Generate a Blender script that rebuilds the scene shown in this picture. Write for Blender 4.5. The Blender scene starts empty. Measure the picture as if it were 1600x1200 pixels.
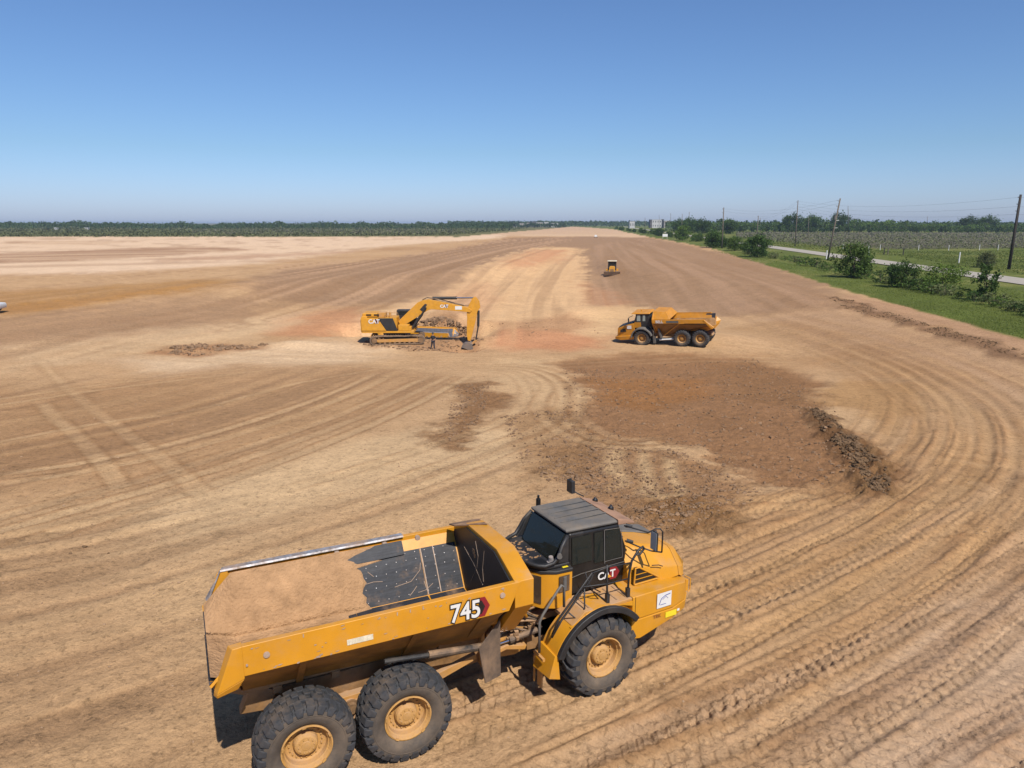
import bpy, bmesh, math, random
import numpy as np
from mathutils import Vector, Matrix
random.seed(7); rng = np.random.default_rng(7)
S = bpy.context.scene
COL = S.collection
PI = math.pi
R = math.radians

# ------------------------------------------------------------------ camera, sky, sun, exposure
CH, CF, CP = 10.43, 1122.0, math.atan(252/1122.0)
cam = bpy.data.cameras.new('camera'); co = bpy.data.objects.new('camera', cam); COL.objects.link(co)
cam.sensor_width = 36; cam.lens = CF/1600*36; cam.clip_start = .1; cam.clip_end = 40000
co.location = (0, 0, CH); co.rotation_euler = (PI/2-CP, 0, 0)
S.camera = co
SUN_EL, SUN_AZ = R(51), math.atan2(0.41, -0.90)     # azimuth measured from +Y towards +X
W = bpy.data.worlds.new('World'); S.world = W; W.use_nodes = True
wn = W.node_tree.nodes; wl = W.node_tree.links
bg = wn['Background']; sky = wn.new('ShaderNodeTexSky'); sky.sky_type = 'NISHITA'
sky.sun_disc = False; sky.sun_elevation = SUN_EL; sky.sun_rotation = SUN_AZ
sky.altitude = 0; sky.air_density = 1.0; sky.dust_density = 0.6; sky.ozone_density = 4.0
tint = wn.new('ShaderNodeMix'); tint.data_type = 'RGBA'; tint.blend_type = 'MULTIPLY'; tint.inputs[0].default_value = 1   # white balance
tc_ = wn.new('ShaderNodeTexCoord'); sx_ = wn.new('ShaderNodeSeparateXYZ'); wl.new(tc_.outputs['Generated'], sx_.inputs[0])
mr_ = wn.new('ShaderNodeMapRange'); mr_.inputs[1].default_value = 0; mr_.inputs[2].default_value = .09; wl.new(sx_.outputs[2], mr_.inputs[0])
tm_ = wn.new('ShaderNodeMix'); tm_.data_type = 'RGBA'; wl.new(mr_.outputs[0], tm_.inputs[0])
tm_.inputs[6].default_value = (.91, 1.04, 1.60, 1); tm_.inputs[7].default_value = (.80, .96, 1.20, 1); wl.new(tm_.outputs[2], tint.inputs[7]); wl.new(sky.outputs[0], tint.inputs[6]); wl.new(tint.outputs[2], bg.inputs[0]); bg.inputs[1].default_value = 0.064
sl = bpy.data.lights.new('sun', 'SUN'); sl.energy = 4.3; sl.angle = R(.53); sl.color = (1, .93, .83)
so = bpy.data.objects.new('sun', sl); COL.objects.link(so)
sd = Vector((math.sin(SUN_AZ)*math.cos(SUN_EL), math.cos(SUN_AZ)*math.cos(SUN_EL), math.sin(SUN_EL)))
so.rotation_euler = sd.to_track_quat('Z', 'Y').to_euler(); so.location = sd*100
S.view_settings.view_transform = 'Standard'; S.view_settings.look = 'None'
S.view_settings.exposure = 0.6; S.view_settings.gamma = 1; S.view_settings.use_curve_mapping = False
S.cycles.max_bounces = 6; S.cycles.volume_bounces = 0

# ------------------------------------------------------------------ helpers
def lin(c):
    c = np.asarray(c, float)/255.0
    return np.where(c <= .04045, c/12.92, ((c+.055)/1.055)**2.4)

def tag(o, label=None, cat=None, group=None, kind=None):
    for k, v in (('label', label), ('category', cat), ('group', group), ('kind', kind)):
        if v: o[k] = v
    return o

def empty(name, loc=(0, 0, 0), rz=0, parent=None):
    o = bpy.data.objects.new(name, None); COL.objects.link(o)
    o.location = loc; o.rotation_euler = (0, 0, rz); o.empty_display_size = .3
    if parent: o.parent = parent
    return o

class MB:
    """collects shapes, links them as one mesh object"""
    def __init__(s, f=None): s.v = []; s.f = []; s.fn = f
    def add(s, vs, fs):
        n = len(s.v); s.v += [tuple(p) for p in vs]; s.f += [tuple(i+n for i in f) for f in fs]; return s
    def hexa(s, p):   # 8 points: bottom ring 0-3 ccw, top ring 4-7
        return s.add(p, [(3,2,1,0), (4,5,6,7), (0,1,5,4), (1,2,6,5), (2,3,7,6), (3,0,4,7)])
    def box(s, a, b):
        x0,y0,z0 = a; x1,y1,z1 = b
        return s.hexa([(x0,y0,z0),(x1,y0,z0),(x1,y1,z0),(x0,y1,z0),(x0,y0,z1),(x1,y0,z1),(x1,y1,z1),(x0,y1,z1)])
    def prism(s, poly, lo, hi, axis=1):   # poly in the two other axes (cyclic order), extruded along axis
        def P(u, w, t):
            return (t,u,w) if axis == 0 else ((u,t,w) if axis == 1 else (u,w,t))
        n = len(poly)
        vs = [P(u,w,lo) for u,w in poly]+[P(u,w,hi) for u,w in poly]
        fs = [tuple(range(n))[::-1], tuple(range(n, 2*n))]+[(i,(i+1)%n,n+(i+1)%n,n+i) for i in range(n)]
        return s.add(vs, fs)
    def cyl(s, a, b, r, r2=None, n=12, caps=True):
        a = Vector(a); b = Vector(b); r2 = r if r2 is None else r2
        d = (b-a).normalized(); u = d.orthogonal().normalized(); w = d.cross(u)
        vs = []
        for c, rr in ((a, r), (b, r2)):
            for i in range(n):
                t = 2*PI*i/n; vs.append(c+u*rr*math.cos(t)+w*rr*math.sin(t))
        fs = [(i,(i+1)%n,n+(i+1)%n,n+i) for i in range(n)]
        if caps: fs += [tuple(range(n))[::-1], tuple(range(n, 2*n))]
        return s.add(vs, fs)
    def tube(s, pts, r, n=7):
        pts = [Vector(p) for p in pts]
        rings = []; u = None
        for i, p in enumerate(pts):
            d = (pts[min(i+1, len(pts)-1)]-pts[max(i-1, 0)]).normalized()
            u = d.orthogonal().normalized() if u is None else (u-d*u.dot(d)).normalized()
            w = d.cross(u); rr = r[i] if isinstance(r, (list, tuple)) else r
            rings.append([p+u*rr*math.cos(2*PI*k/n)+w*rr*math.sin(2*PI*k/n) for k in range(n)])
        vs = [v for g in rings for v in g]
        fs = [(j*n+k, j*n+(k+1)%n, (j+1)*n+(k+1)%n, (j+1)*n+k) for j in range(len(pts)-1) for k in range(n)]
        fs += [tuple(range(n))[::-1], tuple(range((len(pts)-1)*n, len(pts)*n))]
        return s.add(vs, fs)
    def lathe(s, prof, c=(0,0,0), n=40):   # profile (y, r) about the Y axis through c
        m = len(prof); vs = []
        for i in range(n):
            t = 2*PI*i/n
            for y, r in prof: vs.append((c[0]+r*math.cos(t), c[1]+y, c[2]+r*math.sin(t)))
        fs = [(i*m+k, i*m+k+1, ((i+1)%n)*m+k+1, ((i+1)%n)*m+k) for i in range(n) for k in range(m-1)]
        return s.add(vs, fs)
    def loft(s, rings, closed=False, cap=True):   # equal-length rings
        m = len(rings[0]); vs = [p for r in rings for p in r]
        rg = range(m) if closed else range(m-1)
        fs = [(j*m+k, j*m+(k+1)%m, (j+1)*m+(k+1)%m, (j+1)*m+k) for j in range(len(rings)-1) for k in rg]
        if closed and cap: fs += [tuple(range(m))[::-1], tuple(range((len(rings)-1)*m, len(rings)*m))]
        return s.add(vs, fs)
    def mesh(s, name, mat, smooth=False):
        me = bpy.data.meshes.new(name)
        vs = [s.fn(p) for p in s.v] if s.fn else s.v
        me.from_pydata([tuple(p) for p in vs], [], s.f); me.validate()
        bm = bmesh.new(); bm.from_mesh(me); bmesh.ops.recalc_face_normals(bm, faces=bm.faces); bm.to_mesh(me); bm.free()
        if mat: me.materials.append(mat)
        if smooth: me.polygons.foreach_set('use_smooth', [True]*len(me.polygons))
        return me
    def build(s, name, mat, parent=None, smooth=False, bev=0, solid=0, ang=35):
        o = bpy.data.objects.new(name, s.mesh(name, mat, smooth)); COL.objects.link(o)
        if parent: o.parent = parent
        if solid:
            m = o.modifiers.new('t', 'SOLIDIFY'); m.thickness = solid; m.offset = 0
        if bev:
            m = o.modifiers.new('b', 'BEVEL'); m.width = bev; m.segments = 2; m.limit_method = 'ANGLE'; m.angle_limit = R(ang)
            o.data.polygons.foreach_set('use_smooth', [True]*len(o.data.polygons))
            w = o.modifiers.new('w', 'WEIGHTED_NORMAL'); w.keep_sharp = True
        return o

def copy_tree(o, parent=None):
    c = o.copy(); COL.objects.link(c)
    if parent: c.parent = parent
    for ch in list(o.children): copy_tree(ch, c)
    return c

# ------------------------------------------------------------------ materials
MATS = {}
ALB = .70
def mat(name, col, rough=.6, metal=0, var=.12, scale=3.0, dust=0.0, dcol=(.50,.31,.175), bump=0.0, bscale=40, streak=None, spec=.5):
    m = bpy.data.materials.new(name); m.use_nodes = True
    N = m.node_tree.nodes; L = m.node_tree.links; b = N['Principled BSDF']
    tc = N.new('ShaderNodeTexCoord'); nz = N.new('ShaderNodeTexNoise'); nz.inputs['Scale'].default_value = scale
    nz.inputs['Detail'].default_value = 6; nz.inputs['Roughness'].default_value = .65
    src = tc.outputs['Object']
    if streak:
        mp = N.new('ShaderNodeMapping'); mp.inputs['Scale'].default_value = streak; L.new(src, mp.inputs[0]); src = mp.outputs[0]
    L.new(src, nz.inputs['Vector'])
    mr = N.new('ShaderNodeMapRange'); mr.inputs[1].default_value = .3; mr.inputs[2].default_value = .7
    mr.inputs[3].default_value = 1-var; mr.inputs[4].default_value = 1+var; L.new(nz.outputs[0], mr.inputs[0])
    vm = N.new('ShaderNodeVectorMath'); vm.operation = 'SCALE'; vm.inputs[0].default_value = tuple(c*ALB for c in col[:3]); L.new(mr.outputs[0], vm.inputs['Scale'])
    out = vm.outputs[0]
    b.inputs['Roughness'].default_value = rough; b.inputs['Metallic'].default_value = metal
    b.inputs['Specular IOR Level'].default_value = spec
    dcol = tuple(c*ALB for c in dcol)
    if dust > 0:
        g = N.new('ShaderNodeNewGeometry'); sx = N.new('ShaderNodeSeparateXYZ'); L.new(g.outputs['Normal'], sx.inputs[0])
        up = N.new('ShaderNodeMapRange'); up.inputs[1].default_value = -.2; up.inputs[2].default_value = 1
        up.inputs[3].default_value = .35; up.inputs[4].default_value = 1.25; L.new(sx.outputs[2], up.inputs[0])
        n2 = N.new('ShaderNodeTexNoise'); n2.inputs['Scale'].default_value = 1.9; n2.inputs['Detail'].default_value = 9
        n2.inputs['Roughness'].default_value = .7; L.new(tc.outputs['Object'], n2.inputs['Vector'])
        r2 = N.new('ShaderNodeMapRange'); r2.inputs[1].default_value = .56-.5*dust; r2.inputs[2].default_value = .82-.25*dust
        L.new(n2.outputs[0], r2.inputs[0])
        mu = N.new('ShaderNodeMath'); mu.operation = 'MULTIPLY'; mu.use_clamp = True; L.new(up.outputs[0], mu.inputs[0]); L.new(r2.outputs[0], mu.inputs[1])
        m3 = N.new('ShaderNodeMath'); m3.operation = 'MULTIPLY'; m3.use_clamp = True; m3.inputs[1].default_value = min(1, .45+dust); L.new(mu.outputs[0], m3.inputs[0])
        mx = N.new('ShaderNodeMix'); mx.data_type = 'RGBA'; L.new(m3.outputs[0], mx.inputs[0]); L.new(out, mx.inputs[6]); mx.inputs[7].default_value = (*dcol, 1)
        out = mx.outputs[2]
        rr = N.new('ShaderNodeMapRange'); rr.inputs[3].default_value = rough; rr.inputs[4].default_value = .95
        L.new(m3.outputs[0], rr.inputs[0]); L.new(rr.outputs[0], b.inputs['Roughness'])
    L.new(out, b.inputs['Base Color'])
    if bump:
        n3 = N.new('ShaderNodeTexNoise'); n3.inputs['Scale'].default_value = bscale; n3.inputs['Detail'].default_value = 5
        L.new(tc.outputs['Object'], n3.inputs['Vector']); bp = N.new('ShaderNodeBump'); bp.inputs['Distance'].default_value = bump
        L.new(n3.outputs[0], bp.inputs['Height']); L.new(bp.outputs[0], b.inputs['Normal'])
    MATS[name] = m; return m
SOILC = (.50,.31,.175)
M_Y = mat('yellow_paint', (.68,.305,.016), .42, var=.09, dust=.17, scale=1.2, bump=.004, bscale=3)
M_YD = mat('yellow_paint_dirty', (.56,.26,.03), .55, var=.2, dust=.65, scale=3, bump=.006, bscale=14)
M_YF = mat('yellow_paint_far', (.68,.32,.02), .5, var=.12, dust=.12)
M_BK = mat('black_paint', (.012,.012,.013), .35, dust=.05, var=.3, dcol=(.10,.08,.06))
M_BKF = mat('black_plastic', (.022,.022,.024), .55, dust=.12, var=.3, bump=.004, dcol=(.12,.095,.07))
M_RUB = mat('tyre_rubber', (.034,.037,.044), .8, dust=.22, var=.35, scale=5, dcol=(.22,.155,.10), bump=.006, bscale=25)
M_RUBS = mat('tyre_sidewall', (.05,.046,.043), .85, dust=.62, var=.35, scale=5, dcol=(.25,.18,.12), bump=.004, bscale=30)
M_RIM = mat('rim_dusty', (.56,.29,.05), .7, dust=.6, var=.2, scale=6, dcol=(.50,.31,.17), bump=.008, bscale=20)
M_LIN = mat('liner_steel', (.030,.033,.042), .55, metal=0, spec=.25, var=.45, scale=7, dust=.04, streak=(.5,6,3), bump=.01, bscale=4)
M_WEAR = mat('worn_steel', (.40,.41,.44), .5, metal=.5, var=.6, scale=9, dust=.35)
M_GREY = mat('grey_paint', (.12,.12,.118), .6, var=.25, dust=.45, dcol=(.20,.165,.13))
M_CHR = mat('chrome_rod', (.75,.75,.76), .15, metal=1, var=.05)
M_HOSE = mat('hose_black', (.02,.02,.02), .6, dust=.4)
M_CRUST = mat('dried_dirt', (.46,.275,.145), 1, var=.26, scale=2.5, bump=.05, bscale=16, spec=.1)
M_MECH = mat('greasy_dusty_steel', (.15,.08,.03), .75, dust=.55, var=.5, scale=8, bump=.01, bscale=25)
M_HULL = mat('shaded_underbody_paint', (.25,.115,.012), .65, var=.4, scale=2, dust=.08)  # the overhang's shade is painted in as a darker yellow
M_TAIL = mat('tail_plate_steel', (.10,.10,.12), .45, var=.3, scale=5)
M_FRAME = mat('frame_dark', (.22,.11,.03), .7, dust=.5, var=.4, scale=5)
M_WHITE = mat('white_vinyl', (.78,.78,.77), .5, var=.04)
M_RED = mat('red_vinyl', (.26,.012,.02), .5, var=.1)
M_LY = mat('yellow_decal', (.9,.72,.03), .5, var=.05)
M_BLUE = mat('blue_ink', (.12,.14,.36), .5, var=.05)
M_SCR = mat('scratch_bare', (.45,.33,.25), .7, var=.2)
M_LENS = mat('lamp_lens', (.75,.75,.7), .15, var=.05)
M_AMB = mat('amber_lens', (.8,.3,.03), .3, var=.05)
def glass(name, col, rough=.06):
    m = bpy.data.materials.new(name); m.use_nodes = True; b = m.node_tree.nodes['Principled BSDF']
    b.inputs['Base Color'].default_value = (*col, 1); b.inputs['Roughness'].default_value = rough
    b.inputs['Specular IOR Level'].default_value = .3; MATS[name] = m
    N = m.node_tree.nodes; L = m.node_tree.links; n = N.new('ShaderNodeTexNoise'); n.inputs['Scale'].default_value = 4; n.inputs['Detail'].default_value = 8
    r = N.new('ShaderNodeMapRange'); r.inputs[1].default_value = .45; r.inputs[2].default_value = .8; r.inputs[3].default_value = rough; r.inputs[4].default_value = .5
    L.new(n.outputs[0], r.inputs[0]); L.new(r.outputs[0], b.inputs['Roughness'])
    return m
M_GL = glass('cab_glass', (.012,.015,.014))
M_MIR = glass('mirror_glass', (.25,.28,.3), .1)

# ------------------------------------------------------------------ value noise on numpy arrays
def _h(ix, iy, sd):
    n = ix.astype(np.int32).astype(np.uint32)*np.uint32(374761393)+iy.astype(np.int32).astype(np.uint32)*np.uint32(668265263)+np.uint32((sd*1442695041) & 0xffffffff)
    n = (n ^ (n >> np.uint32(13)))*np.uint32(1274126177)
    return ((n ^ (n >> np.uint32(16))) & np.uint32(0xffff)).astype(np.float32)*np.float32(1/65535.0)
def vnoise(x, y, sd=0):
    x, y = np.broadcast_arrays(x, y)
    x0 = np.floor(x); y0 = np.floor(y); fx = (x-x0).astype(np.float32); fy = (y-y0).astype(np.float32)
    fx = fx*fx*(3-2*fx); fy = fy*fy*(3-2*fy)
    a = _h(x0, y0, sd); b = _h(x0+1, y0, sd); c = _h(x0, y0+1, sd); d = _h(x0+1, y0+1, sd)
    return (a+(b-a)*fx)+((c+(d-c)*fx)-(a+(b-a)*fx))*fy
def fbm(x, y, o=4, sd=0, g=.5):
    t = 0; a = 1; n = 0
    for i in range(o):
        t = t+a*vnoise(x*2**i+i*17.3, y*2**i-i*9.1, sd+i); n += a; a *= g
    return t/n*2-1
def sm(a, b, x):
    t = np.clip((x-a)/(b-a), 0, 1); return t*t*(3-2*t)

# ------------------------------------------------------------------ terrain shape
TRUCK3 = (-10.3, 87.6)
def base_z(x, y):
    x = np.asarray(x, float); y = np.asarray(y, float)
    A = sm(20, 74, y)*(1-sm(96, 270, y)); t = sm(88, 190, y); sh = .097*np.maximum(y-100, 0)
    xx = x-sh
    B = sm(-72+62*t, -26+27*t, xx)*(1-sm(24-12*t, 50-34*t, xx))
    z = -2.6*A*B
    z = z-3.1*np.exp(-(((x+12.5)/9.6)**6+((y-89.2)/4.7)**8))              # loading bench the third truck stands in
    z = z-.95*np.exp(-((x+5.4)/2.4)**2-((y-77.0)/2.6)**2)               # hole under the bucket
    z = z+1.35*np.exp(-((x+9.6)/4.5)**2-((y-98)/3.0)**2)                 # spoil pile behind
    z = z+1.0*np.exp(-((x-22)/5.5)**2-((y-79)/5.5)**2)                  # ramp under the second truck
    z = z+.8*np.exp(-((x-10)/6.0)**2-((y-105)/5)**2)
    z = z+.55*np.exp(-((x+23.5)/3.6)**2-((y-77)/1.4)**2)                # low mound left of the excavator
    z = z+.30*np.exp(-((x+31)/5)**2-((y-73)/1.3)**2)
    return z
def ray(px, py):
    u = (px-800)/CF; v = (600-py)/CF
    return np.array([u, math.cos(CP)+v*math.sin(CP), -math.sin(CP)+v*math.cos(CP)])
_T = np.concatenate([np.arange(5, 300, .25), np.geomspace(300, 20000, 800)]); _AT = {}
def at(px, py):
    """survey: the ground point seen at a pixel of the photograph"""
    if (px, py) in _AT: return _AT[(px, py)].copy()
    d = ray(px, py); d = d/d[1]
    if d[2] > -1e-4: d[2] = -1e-4
    g = CH+_T*d[2]-base_z(_T*d[0], _T); i = int(np.argmax(g < 0))
    b = _T[-1] if g[i] >= 0 else _T[i-1]+(_T[i]-_T[i-1])*g[i-1]/(g[i-1]-g[i])
    _AT[(px, py)] = Vector((b*d[0], b, CH+b*d[2])); return _AT[(px, py)].copy()
def atd(px, py, d):
    q = ray(px, py); return Vector((q[0]/q[1]*d, d, CH+q[2]/q[1]*d))
def atl(l): return np.array([[p.x, p.y] for p in (at(*q) for q in l)])
def polydist(P, poly, closed=True):
    n = len(poly); D = np.full(len(P), 1e9); ins = np.zeros(len(P), bool)
    for i in range(n if closed else n-1):
        a = poly[i]; b = poly[(i+1) % n]; e = b-a; w = P-a
        t = np.clip((w@e)/(e@e+1e-12), 0, 1); q = w-t[:, None]*e
        D = np.minimum(D, np.hypot(q[:, 0], q[:, 1]))
        if closed:
            c = (a[1] > P[:, 1]) != (b[1] > P[:, 1])
            ins ^= c & (P[:, 0] < (b[0]-a[0])*(P[:, 1]-a[1])/(b[1]-a[1]+1e-12)+a[0])
    return np.where(ins, -D, D) if closed else D
def resample(p, n=70):
    # Catmull-Rom smooth curve
    q = [2*p[0]-p[1]]+list(p)+[2*p[-1]-p[-2]]; out = []
    k = max(3, n//(len(p)-1))
    for i in range(1, len(q)-2):
        for t in np.linspace(0, 1, k, endpoint=False):
            a, b, c, d = q[i-1], q[i], q[i+1], q[i+2]
            out.append(.5*((2*b)+(-a+c)*t+(2*a-5*b+4*c-d)*t*t+(-a+3*b-3*c+d)*t**3))
    out.append(q[-2]); return np.array(out)
def curve_sd(P, C, mg=0):
    """signed offset and arclength to a curve"""
    best = np.full(len(P), 1e9); dd = np.full(len(P), 1e4); ss = np.zeros(len(P)); s0 = 0
    for i in range(len(C)-1):
        a = C[i]; e = C[i+1]-a; L = math.hypot(*e)
        if mg:
            lo = np.minimum(a, C[i+1])-mg; hi = np.maximum(a, C[i+1])+mg
            k = np.flatnonzero((P[:, 0] > lo[0]) & (P[:, 0] < hi[0]) & (P[:, 1] > lo[1]) & (P[:, 1] < hi[1]))
            if not len(k): s0 += L; continue
        else: k = slice(None)
        w0 = P[k, 0]-a[0]; w1 = P[k, 1]-a[1]
        t = np.clip((w0*e[0]+w1*e[1])/(L*L), 0, 1)
        q0 = w0-t*e[0]; q1 = w1-t*e[1]; d = q0*q0+q1*q1; b0 = best[k]; m = d < b0
        best[k] = np.where(m, d, b0); sg = np.sign(e[0]*w1-e[1]*w0); dd[k] = np.where(m, sg*np.sqrt(d), dd[k]); ss[k] = np.where(m, s0+t*L, ss[k]); s0 += L
    return dd, ss

# site-aligned lines: verge, ditch, hedge, road
verge = resample(atl([(1605,531),(1500,503),(1380,470),(1300,447),(1220,421),(1150,400),(1110,388),(1060,378),(1010,369),(975,362),(958,358)]), 40)
AX = Vector((.113, 1)).normalized()
def road_x(y): return 77.5+.113*y          # centre line of the concrete road
def verge_x(y): return np.interp(y, verge[:, 1], verge[:, 0])

# ------------------------------------------------------------------ ground sheet
KALB = .67*np.array([1, .965, .90])
def ground_fields(X, Y):
    n = len(X); P = np.stack([X, Y], 1); r = np.hypot(X, Y)
    wob = np.stack([fbm(X*.35, Y*.35, 3, 5), fbm(X*.35+50, Y*.35, 3, 6)], 1)
    Pw = P+wob*np.clip(r/45, .35, 6)[:, None]
    Z = base_z(X, Y)
    n_big = fbm(X*.045, Y*.045, 4, 11); n_mid = fbm(X*.33, Y*.33, 4, 21); n_f = fbm(X*1.7, Y*1.7, 4, 31)
    n_ff = fbm(X*6.5, Y*6.5, 3, 41)*(1-sm(14, 34, r)); n_f = n_f*(1-sm(34, 80, r)); n_mid = n_mid*(1-.8*sm(150, 400, r)); n_mf = fbm(X*.33, Y*.33, 2, 21)
    C = np.tile(lin((203,168,130)), (n, 1)); CLOD = np.zeros(n); VEG = np.zeros(n)
    def blend(m, col, op=1.0):
        nonlocal C
        k = np.flatnonzero(m > .002)
        if len(k): q = np.clip(m[k]*op, 0, 1)[:, None]; C[k] = C[k]*(1-q)+lin(col)*q
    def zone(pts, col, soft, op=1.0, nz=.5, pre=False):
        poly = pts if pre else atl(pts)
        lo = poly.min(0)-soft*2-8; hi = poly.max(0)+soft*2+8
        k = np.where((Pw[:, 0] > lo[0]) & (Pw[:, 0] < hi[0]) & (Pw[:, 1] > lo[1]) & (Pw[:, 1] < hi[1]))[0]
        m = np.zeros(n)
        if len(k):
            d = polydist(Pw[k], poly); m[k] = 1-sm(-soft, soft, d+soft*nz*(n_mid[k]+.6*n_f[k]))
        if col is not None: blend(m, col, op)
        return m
    near = 1-sm(40, 75, r)
    # broad mottling
    blend(sm(.0, .8, n_big+.3*n_mid), (213,180,140), .6)
    blend(sm(.05, .7, -n_big+.35*n_mid), (172,133,95), .55)
    # far flats and bands
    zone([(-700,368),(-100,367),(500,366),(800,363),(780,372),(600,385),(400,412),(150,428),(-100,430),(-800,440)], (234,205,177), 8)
    zone([(-500,398),(0,396),(200,388),(300,384),(400,390),(200,404),(-100,414),(-500,418)], (178,143,116), 6, .9)
    zone([(20,376),(210,377),(150,383),(0,381)], (196,162,130), 5, .5)
    zone([(250,404),(400,397),(560,391),(540,395),(360,406),(250,409)], (190,152,124), 5, .6)
    zone([(-400,470),(0,455),(150,448),(330,435),(380,440),(300,455),(150,475),(0,490),(-400,510)], (184,142,92), 5, .85)
    zone([(-300,478),(0,477),(130,466),(230,452),(330,441),(320,447),(210,462),(120,478),(0,488),(-300,500)], (192,140,76), 2.5, .6)
    zone([(-400,500),(0,495),(150,480),(300,460),(420,470),(400,495),(250,530),(0,560),(-400,590)], (170,138,110), 4, .75)
    zone([(380,440),(450,420),(600,405),(700,390),(800,372),(1000,368),(1080,384),(1200,412),(1300,445),(1320,480),(1150,495),(1000,480),(920,478),(905,440),(912,388),(850,384),(790,400),(740,430),(700,455),(640,470),(540,480),(430,470)], (168,137,110), 3.5, .95)
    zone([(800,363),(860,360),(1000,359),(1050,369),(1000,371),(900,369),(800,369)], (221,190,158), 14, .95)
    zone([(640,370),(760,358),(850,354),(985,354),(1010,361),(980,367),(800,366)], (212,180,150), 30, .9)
    # trench: peach and red clays
    zone([(830,387),(905,388),(912,400),(914,440),(925,480),(960,490),(950,520),(780,545),(560,545),(520,500),(620,478),(700,455),(740,425),(780,402)], (228,190,148), 2, .97, .4)
    zone([(835,390),(890,390),(880,405),(800,420),(790,408)], (214,158,120), 5, .8)
    zone([(770,520),(860,515),(950,528),(930,545),(800,548),(745,543)], (208,146,108), 2.5, .75)
    zone([(440,495),(560,480),(570,515),(470,528),(400,520)], (206,150,112), 2.5, .7)
    zone([(700,460),(760,440),(780,470),(740,500),(690,500)], (218,168,130), 3, .5)
    zone([(905,440),(960,455),(990,480),(960,495),(925,475)], (206,150,112), 2.5, .5)
    zone([(930,480),(990,476),(1010,488),(960,510),(935,530),(925,500)], (226,190,146), 2, .8)
    zone([(560,540),(620,525),(760,530),(750,548),(640,550)], (176,136,102), 1.6, .8)
    zone([(745,500),(900,490),(935,505),(900,520),(780,518)], (182,138,104), 2, .65)
    # light dust by the excavator pad
    zone([(200,560),(330,548),(520,530),(620,545),(560,575),(400,585),(250,590)], (230,201,168), 3, .85)
    zone([(0,540),(200,520),(450,490),(470,505),(330,535),(150,560),(-50,590)], (224,194,157), 3, .7)
    zone([(235,550),(300,537),(420,538),(400,545),(300,557)], (170,126,92), 1.0, .8)
    # left moist ground
    zone([(-200,660),(0,620),(180,592),(380,570),(560,570),(700,590),(650,640),(480,690),(310,750),(200,770),(0,790),(-200,810)], (186,149,112), 2.2, .85)
    zone([(0,640),(150,610),(330,590),(330,640),(250,690),(0,740)], (170,133,97), 1.6, .5)
    zone([(200,790),(400,740),(560,690),(700,668),(830,676),(800,720),(650,770),(480,800),(330,850),(150,880)], (222,191,152), 1.6, .85)
    zone([(820,670),(880,640),(780,600),(770,560),(860,560),(900,620)], (220,188,148), 1.6, .65)
    zone([(-50,820),(200,790),(260,850),(0,960),(-100,980)], (190,155,118), 1.4, .5)
    zone([(-50,1000),(150,960),(300,960),(320,1100),(100,1200),(-100,1200)], (192,157,120), 1.2, .5)
    # right foreground greyer ground
    zone([(1250,1200),(1330,1080),(1500,960),(1700,860),(1900,1000),(1700,1300)], (212,184,158), 1.0, .9)
    zone([(1180,500),(1300,480),(1600,570),(1700,640),(1600,660),(1450,590),(1300,540)], (200,166,134), 3, .8)
    zone([(1050,960),(1300,860),(1460,760),(1500,690),(1560,720),(1500,830),(1300,960),(1050,1060)], (186,148,104), 1.0, .6)
    # dug, damp clod field
    d1 = zone([(880,562),(1000,550),(1180,556),(1290,595),(1275,640),(1340,690),(1392,745),(1385,775),(1290,768),(1180,752),(1060,700),(930,690),(870,655),(905,620)], (170,129,94), 1.3, .95, 1.6)
    zone([(930,590),(1110,590),(1120,615),(1010,640),(940,630)], (176,124,74), 1.4, .6)
    zone([(1080,560),(1200,565),(1290,610),(1280,640),(1150,620)], (156,118,82), 1.4, .5)
    zone([(1270,632),(1330,640),(1400,680),(1440,640),(1400,600),(1320,590)], (186,146,100), 1.0, .7)
    d2 = zone([(860,700),(930,690),(1060,702),(1190,760),(1180,800),(1120,835),(1000,830),(900,790),(850,740)], (178,138,102), .8, .85, 1.6)
    d6 = zone([(645,522),(655,502),(690,494),(722,506),(745,522)], (176,134,100), 1.5, .9, 1)
    d3 = zone([(712,602),(765,598),(785,620),(745,665),(700,697),(682,690),(720,650)], (168,128,92), .8, .9, 1.6)
    d4 = zone([(780,650),(850,640),(960,690),(860,770),(800,790),(820,720)], (178,140,102), .8, .7, 1.2)
    d5 = zone([(1020,780),(1100,780),(1175,815),(1160,830),(1060,835),(1010,810)], (158,120,82), .5, .8, 1.3)
    rid = zone([(1266,640),(1290,645),(1340,690),(1392,740),(1388,775),(1350,770),(1320,720),(1275,665)], (118,88,62), .5, .8, 1.4)  # ridge band coloured dark to carry the shade of its face
    ber = zone([(1290,463),(1330,470),(1450,505),(1610,552),(1610,568),(1450,520),(1320,482)], (150,116,90), .8, .85, 1.2)
    ber2 = zone([(1330,460),(1450,490),(1610,530),(1610,552),(1450,506),(1330,472)], (190,154,124), .8, .8, 1.0)
    for q in ([(950,700),(968,706),(975,760),(950,770),(945,735)], [(996,706),(1012,712),(1020,764),(1000,770),(990,740)], [(1038,716),(1058,722),(1072,765),(1052,774),(1040,750)]):
        zone(q, (222,188,146), .35, .9, .5)
    zone([(1000,765),(1060,772),(1040,782),(1010,778)], (222,188,146), .3, .7, .5)
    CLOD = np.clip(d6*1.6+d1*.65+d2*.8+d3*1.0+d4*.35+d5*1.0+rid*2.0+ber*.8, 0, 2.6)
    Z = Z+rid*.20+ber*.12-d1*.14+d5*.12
    # ------- tyre tracks
    cell = r*r*.000122
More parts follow.
